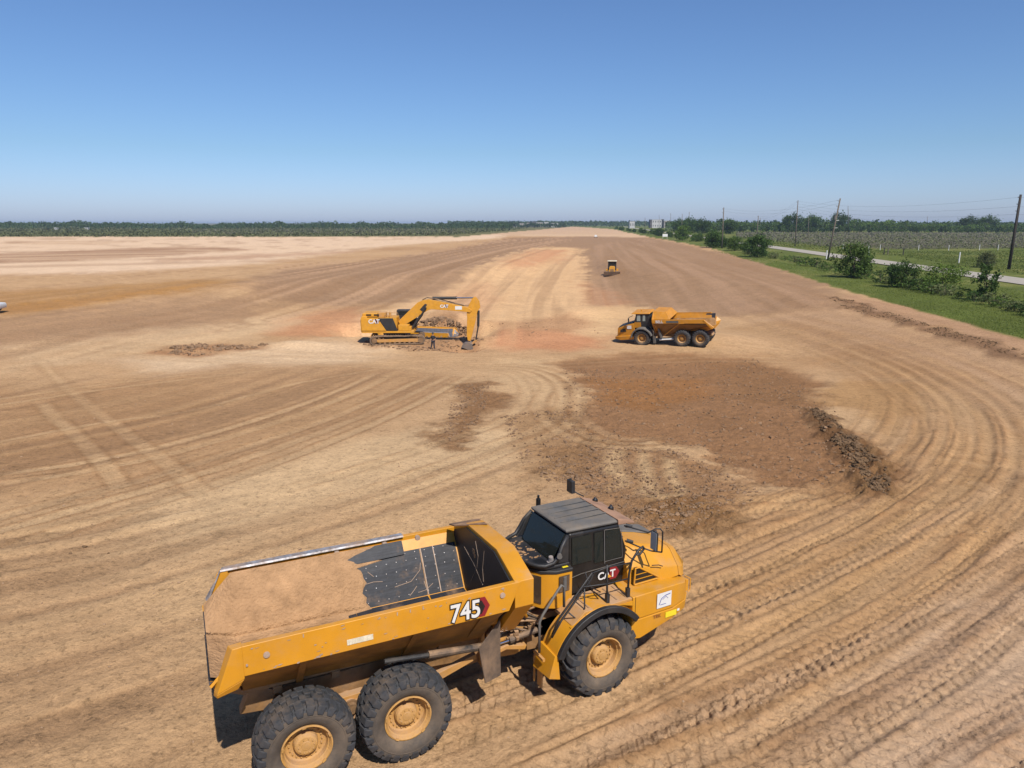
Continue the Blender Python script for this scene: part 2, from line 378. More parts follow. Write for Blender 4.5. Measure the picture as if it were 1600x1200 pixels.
    def lanes(pts, offs, col, op, depth, tread, width=.72, fade=34, lim=(0, 1e9), per=.36):
        nonlocal Z
        Cv = resample(atl(pts)); mg = max(abs(o) for o in offs)+2
        lo = Cv.min(0)-mg; hi = Cv.max(0)+mg
        k = np.where((X > lo[0]) & (X < hi[0]) & (Y > lo[1]) & (Y < hi[1]) & (r < 330))[0]
        if not len(k): return
        d, s = curve_sd(P[k], Cv, mg)
        L = float(np.hypot(*np.diff(Cv, axis=0).T).sum()); g = d < 1e3; k = k[g]; d = d[g]; s = s[g]
        end = sm(0, 2.5, s)*(1-sm(L-2.5, L, s))
        wobb = .12*fbm(s*.15, s*0, 2, 77)
        sd0 = int(abs(Cv[0, 0]*13)) % 97
        for j, o in enumerate(offs):
            c = d-o-wobb; h = width/2; br = .55+.45*vnoise(s*.12, s*0+j*7.7, sd0)
            q = cell[k]*.42; at_ = .3/(.3+q)
            m = (1-sm(h-.10-q, h+.06+q, np.abs(c)))*end*br
            edge = np.exp(-((np.abs(c)-h-.06)/(.08+q))**2)*end*br*at_*(.6+.8*np.clip(.5+n_mid[k]+n_f[k], 0, 1))
            f = 1-sm(fade*.7, fade*1.35, r[k])
            ph = s/per+np.abs(c)*1.5+.5*(c > 0)
            lug = sm(-.25, .35, np.sin(2*PI*ph))*(np.abs(c) > .05)*(.4+.6*sm(-.35, .1, n_f[k]+.3*br))
            Z[k] += (-depth*m*(1+.5*n_f[k])*at_+depth*1.0*edge+tread*m*lug*f)*.8
            mm = np.zeros(n); mm[k] = m*(.75+.4*n_mid[k]); blend(mm, col, op)
            mm[k] = edge; blend(mm, (146,108,74), .75*op)  # dark edge lines paint the track shading into the soil colour
    TAN = (206,168,124); PALE = (216,184,144); GRY = (196,166,138)
    arc = [(560,1150),(760,1075),(900,1020),(1020,965),(1130,912),(1260,850),(1380,785),(1450,728),(1482,672),(1466,622),(1404,577),(1320,546),(1230,522),(1130,510)]
    lanes(arc, [0, 2.55], TAN, .5, .05, .055)
    lanes(arc, [-1.15, -3.7], TAN, .45, .04, .05)
    lanes(arc, [1.3], (186,146,100), .5, .05, .05)
    lanes(arc, [.62, -.3, 3.3, -2.4, 4.4], (184,146,104), .35, .035, 0, width=.16)
    lanes([(1050,900),(1200,830),(1330,775),(1420,720),(1450,680),(1430,640),(1370,600),(1290,570),(1180,545)], [0, .5, -1.4], (196,158,116), .35, .035, .03, width=.3)
    arc2 = [(900,1130),(1100,1030),(1300,935),(1450,850),(1560,765),(1590,700),(1560,640),(1480,588),(1390,550),(1300,522),(1200,500)]
    lanes(arc2, [0, 2.5, -1.2, -3.6], TAN, .5, .055, .06)
    lanes(arc2, [1.2], (180,142,98), .4, .05, .04)
    lanes(arc2, [.62, -.4, 3.4, -2.9, 4.5, 5.6], (188,152,112), .35, .035, 0, width=.15)
    lanes([(1000,950),(1150,900),(1350,850),(1500,830),(1650,835)], [0, 2.2], TAN, .4, .03, .05)
    lanes([(1100,1260),(1250,1100),(1400,980),(1500,880),(1560,780),(1580,700)], [0], TAN, .35, .03, .045)
    arc3 = [(560,1260),(800,1190),(1000,1110),(1150,1050),(1300,985),(1450,905),(1600,810),(1700,740)]
    lanes(arc3, [-.6, 1.9], GRY, .45, .045, .07, per=.40)
    lanes(arc3, [-2.4], GRY, .4, .04, .06, per=.40)
    lanes([(900,1260),(1100,1180),(1300,1090),(1500,985),(1700,870)], [0, .95], GRY, .5, .035, .06)
    lanes([(1250,1260),(1400,1190),(1600,1070),(1800,960)], [0, -1.2], GRY, .45, .03, .05)
    lanes([(1500,1260),(1600,1190),(1750,1090)], [0, 1], (176,144,116), .5, .05, .07)
    lanes([(1020,840),(1150,800),(1290,785),(1400,745)], [0, .9], (204,166,120), .4, .03, .05)
    for q, o in (([(-50,765),(150,735),(300,700),(450,655),(560,612),(620,582)], [0, 1.6]), ([(-50,700),(150,662),(300,640),(470,598),(600,575)], [0]),
                 ([(-50,880),(150,815),(310,765),(480,705),(600,655),(700,606),(740,585)], [0, 1.7, 3.2]),
                 ([(-50,640),(150,610),(300,592),(450,575)], [0, 2.2])):
        lanes(q, o, PALE, .8, .03, .03, width=.8)
    lanes([(-20,545),(200,552),(500,566),(700,572),(900,566),(1100,556),(1250,560)], [0, 2.6, -2, 5], PALE, .45, .03, .02, width=.8)
    lanes([(60,560),(135,630),(205,685),(300,756),(330,790)], [0], PALE, .65, .03, .03, width=.85)
    lanes([(60,625),(98,662),(150,712),(200,775)], [0], PALE, .65, .03, .03, width=.85)
    lanes([(1060,680),(960,680),(900,640),(900,600),(840,575),(740,570)], [0, 1.2, 2.4], (214,180,140), .6, .03, .03, width=.9)
    lanes([(480,800),(640,745),(760,700),(850,665),(880,620),(850,585),(780,572)], [0, 2.6, -1.2], PALE, .5, .03, .03, width=.8)
    # long wheel lines that fan out on the big haul loop
    lanes([(1180,470),(1300,510),(1430,560),(1560,620),(1700,700)], [0, 2, 4, 6, -2, 8], (184,150,118), .4, .03, 0, width=.6)
    lanes([(960,400),(1010,425),(1080,450),(1170,485),(1280,520),(1400,560)], [0, 3, 6, 9, -3, 12, 15], (166,132,104), .4, .03, 0, width=.9)
    # grooved graded slopes: streaks following the grading direction
    CLODX = [np.zeros(n)]
    def streaks(pts, reg, period, amp, col, op, cl=0.0):
        nonlocal Z
        Cv = resample(atl(pts), 30); poly = atl(reg); lo = poly.min(0)-4; hi = poly.max(0)+4; m = np.zeros(n); st = np.zeros(n)
        k = np.flatnonzero((X > lo[0]) & (X < hi[0]) & (Y > lo[1]) & (Y < hi[1]))
        if not len(k): return
        d, s = curve_sd(P[k], Cv)
        m[k] = 1-sm(-3, 3, polydist(P[k], poly)); st[k] = fbm(d/period, s*.012, 3, 91)
        Z += amp*st*m; CLODX[0] = CLODX[0]+cl*m*sm(.0, .5, -st); blend(m*sm(-.05, .5, st), col, op); blend(m*sm(.0, .5, -st), (160,126,96), op*.8)
    streaks([(560,1000),(430,560),(700,420),(900,375)] if False else [(430,500),(620,430),(800,385),(880,372)], [(330,520),(430,415),(620,400),(800,370),(900,374),(800,400),(720,450),(620,478),(450,500)], 1.6, .12, (200,164,132), .7)
    streaks([(940,490),(930,440),(925,400),(922,375)], [(915,385),(1000,372),(1100,390),(1280,440),(1300,475),(1150,490),(1000,482),(925,478)], 1.7, .10, (190,156,128), .5)
    streaks([(760,540),(780,480),(830,420),(880,390)], [(560,545),(640,475),(740,430),(835,388),(912,388),(925,480),(780,545)], 1.8, .08, (224,184,140), .5)
    streaks([(-100,1010),(150,955),(400,880),(700,780),(850,720)], [(-300,830),(200,790),(500,800),(800,700),(900,760),(640,830),(330,900),(320,1250),(-300,1300)], .9, .07, (208,174,134), .5, .55)
    streaks([(-100,800),(150,735),(450,655),(620,582)], [(-300,640),(0,600),(300,575),(640,575),(700,600),(480,700),(200,790),(-300,830)], 1.1, .05, (200,164,124), .5, .5)
    streaks([(760,1160),(1020,1030),(1300,900),(1500,760)], [(700,1250),(760,1080),(1040,950),(1300,830),(1450,720),(1560,700),(1700,800),(1600,1250)], .7, .035, (206,172,134), .4, .45)
    streaks([(-200,540),(0,505),(250,470),(450,430)], [(-500,440),(0,430),(400,415),(440,480),(300,530),(0,580),(-500,640)], 2.2, .1, (194,158,122), .5)
    streaks([(-300,392),(300,386),(760,368)], [(-700,369),(760,366),(600,385),(400,410),(-800,436)], 6, .05, (232,203,172), .5)
    # relief
    near2 = 1-sm(60, 140, r)
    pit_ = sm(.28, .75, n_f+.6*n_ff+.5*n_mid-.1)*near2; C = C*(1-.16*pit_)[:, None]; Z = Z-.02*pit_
    Z = Z+near2*(.045*n_mid+.026*n_f+.014*n_ff)+.10*n_big*(1-sm(20, 400, r)*.0)*.8
    CLOD = np.clip(CLOD+CLODX[0]*(.5+.8*np.clip(n_mid+n_f, -.5, 1)), 0, 2.6)
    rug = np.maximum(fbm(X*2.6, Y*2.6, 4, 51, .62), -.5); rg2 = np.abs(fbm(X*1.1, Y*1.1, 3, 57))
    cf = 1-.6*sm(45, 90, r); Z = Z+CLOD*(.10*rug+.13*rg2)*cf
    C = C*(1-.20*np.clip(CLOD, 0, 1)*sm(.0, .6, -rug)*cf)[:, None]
    # paler crests, darker hollows
    C = C*(1+.10*n_mid+.07*n_f+.05*n_ff)[:, None]
    # ------- vegetation ground
    vx = verge_x(Y); dv = X-vx+np.clip(r/120, .3, 3)*(wob[:, 0]*.9)+.5*n_mid
    green = sm(-.5, .5, dv)*(Y > 20)
    right = (X > 0)
    gc = lin((104,116,58))[None]*(1+.25*n_mid+.2*n_big+.15*n_f)[:, None]
    dry = sm(.0, .7, n_big+.7*n_mid+.3*n_f)[:, None]*.6; gc = gc*(1-dry)+lin((150,144,92))*dry
    m = (green*right)[:, None]; C = C*(1-m)+gc*m; VEG = green*right
    # open country beyond the site
    yb = 560+.03*X
    far = sm(-12, 12, Y-(560+np.where(X < -40, 0, (X+40)*7.0))+25*wob[:, 0])*(X < vx)
    fc = lin((120,118,80))[None]*(1+.4*n_mid)[:, None]; mm = far[:, None]; C = C*(1-mm)+fc*mm
    deep = sm(2300, 2600, r)*(X < vx)*sm(-4, 4, Y-0); C = C*(1-deep[:, None])+fc*deep[:, None]
    bk = sm(0, 1, (-Y-20)/30)[:, None]; C = C*(1-bk)+lin((190,155,118))*bk
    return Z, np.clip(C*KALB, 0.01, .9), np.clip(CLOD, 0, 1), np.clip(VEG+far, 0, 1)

def make_ground():
    A = np.concatenate([np.linspace(-180, -46, 36, endpoint=False), np.linspace(-46, 46, 1160, endpoint=False), np.linspace(46, 180, 36, endpoint=False)])
    A = np.radians(A)
    u = np.linspace(1/10.3, 1/700, 780)
    Rr = np.concatenate([[.8, 3, 5.5, 7.5, 9.2], 1/u, np.geomspace(740, 16000, 34)])
    RR, AA = np.meshgrid(Rr, A, indexing='ij')
    X = (RR*np.sin(AA)).ravel(); Y = (RR*np.cos(AA)).ravel()
    Z, C, cl, vg = ground_fields(X, Y)
    nr, na = RR.shape; i = np.arange(nr-1)[:, None]*na; j = np.arange(na)[None]; j2 = (j+1) % na
    F = np.stack([i+j, i+na+j, i+na+j2, i+j2], -1).reshape(-1, 4)
    # centre cap
    ctr = len(X); X = np.append(X, 0); Y = np.append(Y, 0); Z = np.append(Z, Z[0]); C = np.vstack([C, C[0]]); cl = np.append(cl, 0); vg = np.append(vg, 0)
    T = np.stack([np.full(na, ctr), j.ravel(), j2.ravel()], -1)
    me = bpy.data.meshes.new('ground'); me.vertices.add(len(X)); me.vertices.foreach_set('co', np.stack([X, Y, Z], 1).astype(np.float32).ravel())
    idx = np.concatenate([F.ravel(), T.ravel()]).astype(np.int32)
    st = np.concatenate([np.arange(len(F))*4, len(F)*4+np.arange(len(T))*3]).astype(np.int32)
    me.loops.add(len(idx)); me.loops.foreach_set('vertex_index', idx); me.polygons.add(len(st)); me.polygons.foreach_set('loop_start', st)
    me.update(calc_edges=True); me.polygons.foreach_set('use_smooth', np.ones(len(st), bool))
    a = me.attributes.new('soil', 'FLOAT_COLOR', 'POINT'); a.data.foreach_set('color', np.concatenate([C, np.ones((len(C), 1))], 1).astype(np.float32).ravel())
    a = me.attributes.new('clod', 'FLOAT', 'POINT'); a.data.foreach_set('value', cl.astype(np.float32))
    a = me.attributes.new('veg', 'FLOAT', 'POINT'); a.data.foreach_set('value', vg.astype(np.float32))
    m = bpy.data.materials.new('soil'); m.use_nodes = True; N = m.node_tree.nodes; L = m.node_tree.links; b = N['Principled BSDF']
    b.inputs['Roughness'].default_value = 1; b.inputs['Specular IOR Level'].default_value = .08
    at_ = N.new('ShaderNodeAttribute'); at_.attribute_name = 'soil'; ac = N.new('ShaderNodeAttribute'); ac.attribute_name = 'clod'
    tc = N.new('ShaderNodeTexCoord')
    def nz(sc, det, ro=.6):
        q = N.new('ShaderNodeTexNoise'); q.inputs['Scale'].default_value = sc; q.inputs['Detail'].default_value = det; q.inputs['Roughness'].default_value = ro
        L.new(tc.outputs['Object'], q.inputs['Vector']); return q
    n1 = nz(2.3, 8, .7); n2 = nz(17, 6, .7)
    def mr(src, a, bb, c, d):
        q = N.new('ShaderNodeMapRange'); q.inputs[1].default_value = a; q.inputs[2].default_value = bb; q.inputs[3].default_value = c; q.inputs[4].default_value = d; L.new(src, q.inputs[0]); return q.outputs[0]
    def ma(op, a, bb):
        q = N.new('ShaderNodeMath'); q.operation = op
        for k, v in enumerate((a, bb)):
            if isinstance(v, (int, float)): q.inputs[k].default_value = v
            else: L.new(v, q.inputs[k])
        return q.outputs[0]
    n5 = nz(5.5, 9, .78); f = ma('MULTIPLY', ma('MULTIPLY', mr(n1.outputs[0], .3, .7, .86, 1.13), mr(n2.outputs[0], .3, .7, .82, 1.16)), mr(n5.outputs[0], .38, .48, .60, 1.0)); n6 = nz(.42, 12, .8); n7 = nz(.9, 12, .82); f = ma('MULTIPLY', f, ma('MULTIPLY', mr(n6.outputs[0], .3, .7, .87, 1.13), mr(n7.outputs[0], .36, .45, .80, 1.0)))
    vm = N.new('ShaderNodeVectorMath'); vm.operation = 'SCALE'; L.new(at_.outputs['Color'], vm.inputs[0]); L.new(f, vm.inputs['Scale']); L.new(vm.outputs[0], b.inputs['Base Color'])
    n3 = nz(9, 8, .72); n4 = nz(45, 4, .7)
    h = ma('ADD', ma('MULTIPLY', n3.outputs[0], ma('ADD', .075, ma('MULTIPLY', ac.outputs['Fac'], .12))), ma('MULTIPLY', n4.outputs[0], .012))
    bp = N.new('ShaderNodeBump'); bp.inputs['Distance'].default_value = 1; bp.inputs['Strength'].default_value = .9; L.new(h, bp.inputs['Height']); L.new(bp.outputs[0], b.inputs['Normal'])
    me.materials.append(m); MATS['soil'] = m
    o = bpy.data.objects.new('ground', me); COL.objects.link(o); tag(o, kind='structure'); return o
make_ground()

def gz(x, y):
    return float(base_z(x, y))+.08*float(fbm(np.array([x*.045]), np.array([y*.045]), 4, 11)[0])

# ------------------------------------------------------------------ road
M_ROAD = mat('pale_concrete_road', (.40,.36,.30), .9, var=.12, scale=.4)
rd = MB(); ys = np.concatenate([np.arange(20, 400, 20), np.geomspace(400, 2600, 14)])
rd.loft([[(road_x(y)-4.2, y, .14), (road_x(y), y, .20), (road_x(y)+4.2, y, .14)] for y in ys]); road = rd.build('road', M_ROAD, smooth=True)
tag(road, kind='structure')

# ------------------------------------------------------------------ clods and pebbles (countless)
def lumps(name, spots, material):
    base = np.array([(-.525731,0,.850651),(.525731,0,.850651),(-.525731,0,-.850651),(.525731,0,-.850651),(0,.850651,.525731),(0,.850651,-.525731),(0,-.850651,.525731),(0,-.850651,-.525731),(.850651,.525731,0),(-.850651,.525731,0),(.850651,-.525731,0),(-.850651,-.525731,0)])
    tri = np.array([(0,4,1),(0,9,4),(9,5,4),(4,5,8),(4,8,1),(8,10,1),(8,3,10),(5,3,8),(5,2,3),(2,7,3),(7,10,3),(7,6,10),(7,11,6),(11,0,6),(0,1,6),(6,1,10),(9,0,11),(9,11,2),(9,2,5),(7,2,11)])
    n = len(spots); sp = np.array(spots)
    V = base[None]*(1+.35*rng.standard_normal((n, 12, 1)).clip(-1, 1))*sp[:, None, 3:4]*rng.uniform(.6, 1.25, (n, 1, 3))*np.array([1, 1, .7])
    V = V+sp[:, None, :3]; F = tri[None]+(np.arange(n)*12)[:, None, None]
    me = bpy.data.meshes.new(name); me.from_pydata(V.reshape(-1, 3).tolist(), [], F.reshape(-1, 3).tolist()); me.materials.append(material)
    o = bpy.data.objects.new(name, me); COL.objects.link(o); return o
def scatter(poly_px, n, s0, s1, power=3):
    poly = atl(poly_px); lo, hi = poly.min(0), poly.max(0); P = rng.uniform(lo, hi, (n*9, 2)); P = P[polydist(P, poly) < 0]; q = vnoise(P[:, 0]*.8, P[:, 1]*.8, 33)*.6+vnoise(P[:, 0]*2.3, P[:, 1]*2.3, 34)*.4; P = P[rng.random(len(P)) < np.clip((q-.30)*2.2, .04, 1)][:n]
    Z, *_ = ground_fields(P[:, 0], P[:, 1]); s = s0+(s1-s0)*rng.random(len(P))**power
    return np.column_stack([P, Z+s*.2, s])
M_CLOD = mat('clod_soil', (.26,.165,.10), 1, var=.35, scale=2, bump=.02, bscale=20, spec=.1)
M_CLODR = mat('clod_soil_dark', (.17,.108,.062), 1, var=.35, scale=2, bump=.02, bscale=20, spec=.1)  # dark soil colour with the ridge face's shade mixed in
M_PEB = mat('pebble_soil', (.40,.27,.17), 1, var=.3, scale=2, spec=.1)
sp = [scatter([(645,522),(655,502),(690,494),(722,506),(745,522)], 500, .05, .3, 3), scatter([(880,575),(1180,560),(1290,620),(1385,765),(1180,750),(1060,700),(880,680)], 6500, .012, .10, 4),
      scatter([(860,700),(1060,702),(1190,770),(1120,835),(1000,830),(850,740)], 3600, .01, .10, 4),
      scatter([(712,602),(775,600),(745,665),(690,697)], 1300, .012, .10, 3), scatter([(560,538),(620,525),(760,530),(750,548),(640,550)], 900, .03, .22, 3),
      scatter([(745,505),(900,495),(950,520),(780,535)], 140, .03, .16, 4), scatter([(235,550),(300,537),(420,538),(400,545),(300,557)], 500, .04, .28, 3),
      scatter([(780,650),(880,640),(930,760),(830,790)], 700, .015, .12, 4)]
tag(lumps('soil_clods', np.vstack(sp), M_CLOD), 'damp brown soil clods strewn over the dug patches', 'soil clods', kind='stuff')
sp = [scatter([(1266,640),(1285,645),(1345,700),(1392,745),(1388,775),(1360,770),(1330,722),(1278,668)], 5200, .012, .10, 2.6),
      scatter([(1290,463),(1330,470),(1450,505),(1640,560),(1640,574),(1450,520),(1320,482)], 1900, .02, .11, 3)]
tag(lumps('dark_clods', np.vstack(sp), M_CLODR), 'dark shade-tinted clods heaped along the ridge edges of the dug patch', 'soil clods', kind='stuff')
sp = [scatter([(-50,780),(800,700),(1600,700),(1900,1000),(1700,1300),(-400,1300)], 5000, .006, .035, 5), scatter([(-50,620),(700,580),(850,800),(0,1000)], 1200, .01, .06, 6)]
tag(lumps('pebbles', np.vstack(sp), M_PEB), 'small crumbs of dry tan soil scattered on the tracked ground', 'pebbles', kind='stuff')
for px, py, s in ((132,856,.10),(110,867,.075),(170,865,.05)):
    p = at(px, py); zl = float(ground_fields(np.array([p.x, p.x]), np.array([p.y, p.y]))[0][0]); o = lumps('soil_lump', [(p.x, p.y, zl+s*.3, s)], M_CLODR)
    tag(o, {132: 'largest of the loose brown soil lumps left of the dump truck tail', 110: 'soil lump left of and nearest below the largest loose lump', 170: 'smallest loose soil lump nearest the dump truck tail'}[px], 'soil lump', 'loose soil lumps on pale ground')
#@@TRUCKS
random.seed(3)
# ------------------------------------------------------------------ wheels
def wheel(name, loc, parent, Rr=.94, Wd=.74, face=-1, style='rock', Mt=None, Mrim=None):
    """a wheel whose outer face looks towards face*Y; returns the part"""
    w = empty(name, loc, 0, parent); hw = Wd/2; Rc = Rr-.05; f = face
    P = [(-.62,.44),(-.80,.50),(-.99,.60),(-1.0,.68),(-.97,.77)]
    side = [(y*hw, r*Rr/.94) for y, r in P]
    prof = side+[(-.90*hw, Rc-.07),(-.72*hw, Rc-.012),(0, Rc),(.72*hw, Rc-.012),(.90*hw, Rc-.07)]+[(-y, r) for y, r in side[::-1]]
    # tread: crown plus lugs
    t = MB(); t.lathe([(-.97*hw,.80*Rr/.94)]+prof[5:10]+[(.97*hw,.80*Rr/.94)], n=56)
    def lug(a0, y0, y1, w0, w1, skew, r0, r1, drop=0):
        def p(a, y, r): return (r*math.cos(a), y, r*math.sin(a))
        t.hexa([p(a0-w0, y0, r0-.06), p(a0+w0, y0, r0-.06), p(a0+skew+w1, y1, r1-.06), p(a0+skew-w1, y1, r1-.06),
                p(a0-w0*.85, y0, r0), p(a0+w0*.85, y0, r0), p(a0+skew+w1*.85, y1, r1), p(a0+skew-w1*.85, y1, r1)])
    n = 26 if style == 'rock' else 20
    for sgn in (-1, 1):
        for i in range(n):
            a = 2*PI*(i+(.5 if sgn > 0 else 0))/n; da = PI/n
            if style == 'rock':
                lug(a, sgn*hw*.36, sgn*hw*.93, da*.78, da*.86, .02*sgn, Rr, Rr-.045)
                lug(a, sgn*hw*.93, sgn*hw*1.03, da*.86, da*.62, .0, Rr-.045, Rr-.15)
                lug(a+da, sgn*hw*.02, sgn*hw*.46, da*.62, da*.70, .02*sgn, Rr+.004, Rr+.002)
            else:
                lug(a, sgn*hw*.03, sgn*hw*.55, da*.52, da*.60, .10, Rr+.004, Rr)
                lug(a+.10, sgn*hw*.55, sgn*hw*.95, da*.60, da*.66, .03, Rr, Rr-.05)
                lug(a+.13, sgn*hw*.95, sgn*hw*1.03, da*.66, da*.5, .0, Rr-.05, Rr-.17)
    t.build('tread', Mt or M_RUB, w, bev=.012 if style != 'far' else 0)
    sw = MB()
    for sg in (1, -1):
        sw.lathe([(sg*y, r) for y, r in side]+[(sg*-.955*hw, .805*Rr/.94)], n=56)
        sw.lathe([(-sg*hw*1.005, .70), (-sg*hw*1.02, .71), (-sg*hw*1.005, .72)], n=56)
    sw.build('sidewall', M_RUBS, w, smooth=True)
    k = .44/.37
    rim = MB(); rim.lathe([(f*hw*.66,.47),(f*hw*.80,.475),(f*hw*.82,.45),(f*hw*.72,.43),(f*hw*.62,.415),(f*hw*.58,.395),(f*hw*.30,.385),(f*hw*.22,.36),(f*hw*.18,.24),(f*hw*.18,0.001)], n=44)
    for i in range(20):
        a = 2*PI*i/20; rim.cyl((.305*math.cos(a), f*hw*.20, .305*math.sin(a)), (.305*math.cos(a), f*hw*.32, .305*math.sin(a)), .016, n=6)
    for i in range(5):
        a = 2*PI*i/5+.3; c, s_ = math.cos(a), math.sin(a); q, q2 = math.cos(a+.16), math.sin(a+.16)
        rim.hexa([(.435*c, f*hw*.74, .435*s_), (.435*q, f*hw*.74, .435*q2), (.47*q, f*hw*.78, .47*q2), (.47*c, f*hw*.78, .47*s_),
                  (.435*c, f*hw*.86, .435*s_), (.435*q, f*hw*.86, .435*q2), (.47*q, f*hw*.87, .47*q2), (.47*c, f*hw*.87, .47*s_)])
    rim.lathe([(-f*hw*.7,.46),(-f*hw*.3,.40),(f*hw*.1,.385)], n=32)
    rim.build('rim', Mrim or M_RIM, w)
    hb = MB(); hb.lathe([(f*hw*.18,.235),(f*hw*.40,.225),(f*hw*.52,.205),(f*hw*.56,.17),(f*hw*.57,.09),(f*hw*.60,.085),(f*hw*.61,0.001)], n=28)
    for i in range(10):
        a = 2*PI*i/10; hb.cyl((.145*math.cos(a), f*hw*.55, .145*math.sin(a)), (.145*math.cos(a), f*hw*.62, .145*math.sin(a)), .014, n=6)
    hb.build('hub', Mrim or M_RIM, w)
    return w

def text(name, body, loc, rot, size, material, parent, off=0, ext=.002, sx=1, shear=0, sp=1):
    c = bpy.data.curves.new(name, 'FONT'); c.body = body; c.size = size; c.extrude = ext; c.offset = off; c.align_x = 'LEFT'; c.shear = shear; c.space_character = sp
    t = bpy.data.objects.new(name, c); COL.objects.link(t); me = bpy.data.meshes.new_from_object(t); bpy.data.objects.remove(t); me.materials.clear(); me.materials.append(material)
    o = bpy.data.objects.new(name, me); COL.objects.link(o); o.parent = parent; o.location = loc; o.rotation_euler = rot; o.scale = (sx, 1, 1); return o

# ------------------------------------------------------------------ the near articulated dump truck (right side faces the camera)
TX, TY, TH, DTH, PIV = -2.721, 13.772, .439, .055, 2.9
truck = empty('articulated_dump_truck', (TX, TY, 0), TH)
tag(truck, 'large yellow articulated dump truck in front with dirt crusted bed and number 745', 'dump truck')
def tb(p): return (p[0], p[1], p[2]-.055*p[1])
# dump bed: inner and outer skins lofted along x
def sect(x, inner=True):
    t = max(0.0, min(1.0, (-2.85-x)/.6))
    zr = 3.22-.62*t; zf = 1.98+.24*t; yr = 1.66-.02*t; yf = .92
    if x < -2.2 and t == 0: zf = 1.98+.04*(-2.2-x)
    return [(x,-yr,zr),(x,-1.33,zf+(zr-zf)*.62),(x,-yf,zf+.05),(x,-.75,zf),(x,.75,zf),(x,yf,zf+.05),(x,1.33,zf+(zr-zf)*.62),(x,yr,zr)]
xs = [-3.45,-3.3,-3.1,-2.85,-2.2,-1,0,1,2.22]
bed = MB(tb); bed.loft([sect(x) for x in xs])
bo = bed.build('dump_bed', M_Y, truck, solid=.05)
out = MB(tb)
for sg in (-1, 1):
    def Y(v): return sg*v
    # side rail band: outer face, top, bottom return
    out.hexa([(-2.92,Y(1.67),2.74),(2.10,Y(1.67),2.74),(2.10,Y(1.80),2.74),(-2.92,Y(1.80),2.74),(-2.92,Y(1.67),3.31),(2.38,Y(1.67),3.33),(2.38,Y(1.80),3.33),(-2.92,Y(1.80),3.31)])
out.build('side_rail', M_Y, truck, bev=.012)
for sg in (-1, 1):
    tp = MB(tb); s1, s2 = sg*1.62, sg*1.81
    tp.hexa([(-3.40,s1,2.52),(-2.90,s1,2.66),(-2.90,s2,2.70),(-3.36,s2,2.52),(-3.12,s1,3.30),(-2.90,s1,3.315),(-2.90,s2,3.315),(-3.06,s2,3.30)])
    tp.hexa([(-3.42,s1,2.42),(-2.98,s1,2.50),(-3.02,s2*.97,2.50),(-3.36,s2*.97,2.42),(-3.40,s1,2.515),(-2.905,s1,2.655),(-2.905,s2,2.695),(-3.36,s2,2.515)])
    tp.build('tail_post', M_Y, truck, bev=.012)
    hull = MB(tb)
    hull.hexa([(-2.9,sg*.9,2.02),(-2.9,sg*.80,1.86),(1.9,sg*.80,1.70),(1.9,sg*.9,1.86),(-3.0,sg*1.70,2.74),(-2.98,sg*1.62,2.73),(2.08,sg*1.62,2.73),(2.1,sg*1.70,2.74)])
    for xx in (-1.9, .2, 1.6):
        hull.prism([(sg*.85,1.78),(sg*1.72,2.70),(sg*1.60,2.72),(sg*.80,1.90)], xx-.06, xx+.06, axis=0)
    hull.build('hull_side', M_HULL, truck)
fl = MB(tb); fl.box((-2.95,-.82,1.80),(1.9,.82,1.90)); fl.hexa([(-3.4,-.8,2.02),(-2.95,-.8,1.80),(-2.95,.8,1.80),(-3.4,.8,2.02),(-3.44,-.8,2.18),(-2.95,-.8,1.94),(-2.95,.8,1.94),(-3.44,.8,2.18)])
for xx in (-2.3,-1.2,-.1,1.0): fl.box((xx-.08,-.84,1.66),(xx+.08,.84,1.80))
fl.build('bed_underside', M_FRAME, truck)
# headboard
hd = MB(tb); HP = [(-1.78,2.76),(-1.78,3.33),(-.86,3.70),(.86,3.70),(1.78,3.33),(1.78,2.76),(.9,1.75),(-.9,1.75)]
hd.prism(HP, 2.24, 2.66, axis=0); hd.build('headboard', M_Y, truck, bev=.015)
hl = MB(tb); hl.prism([(-1.60,2.70),(-1.60,3.28),(-.80,3.62),(.80,3.62),(1.58,3.30),(1.58,2.7),(.9,2.0),(-.9,2.0)], 2.20, 2.236, axis=0)
hl.build('headboard_liner', mat('black_scraped_liner', (.018,.019,.023), .5, metal=.1, var=.7, scale=6, streak=(1,7,3)), truck)
tl = MB(tb); tl.hexa([(1.95,.9,3.66),(2.62,.5,3.712),(2.66,1.15,3.62),(2.05,1.5,3.47),(1.95,.9,3.69),(2.62,.5,3.73),(2.66,1.15,3.64),(2.05,1.5,3.50)])
tl.build('torn_liner_flap', mat('rusty_flap', (.10,.045,.025), .8, dust=.4), truck)
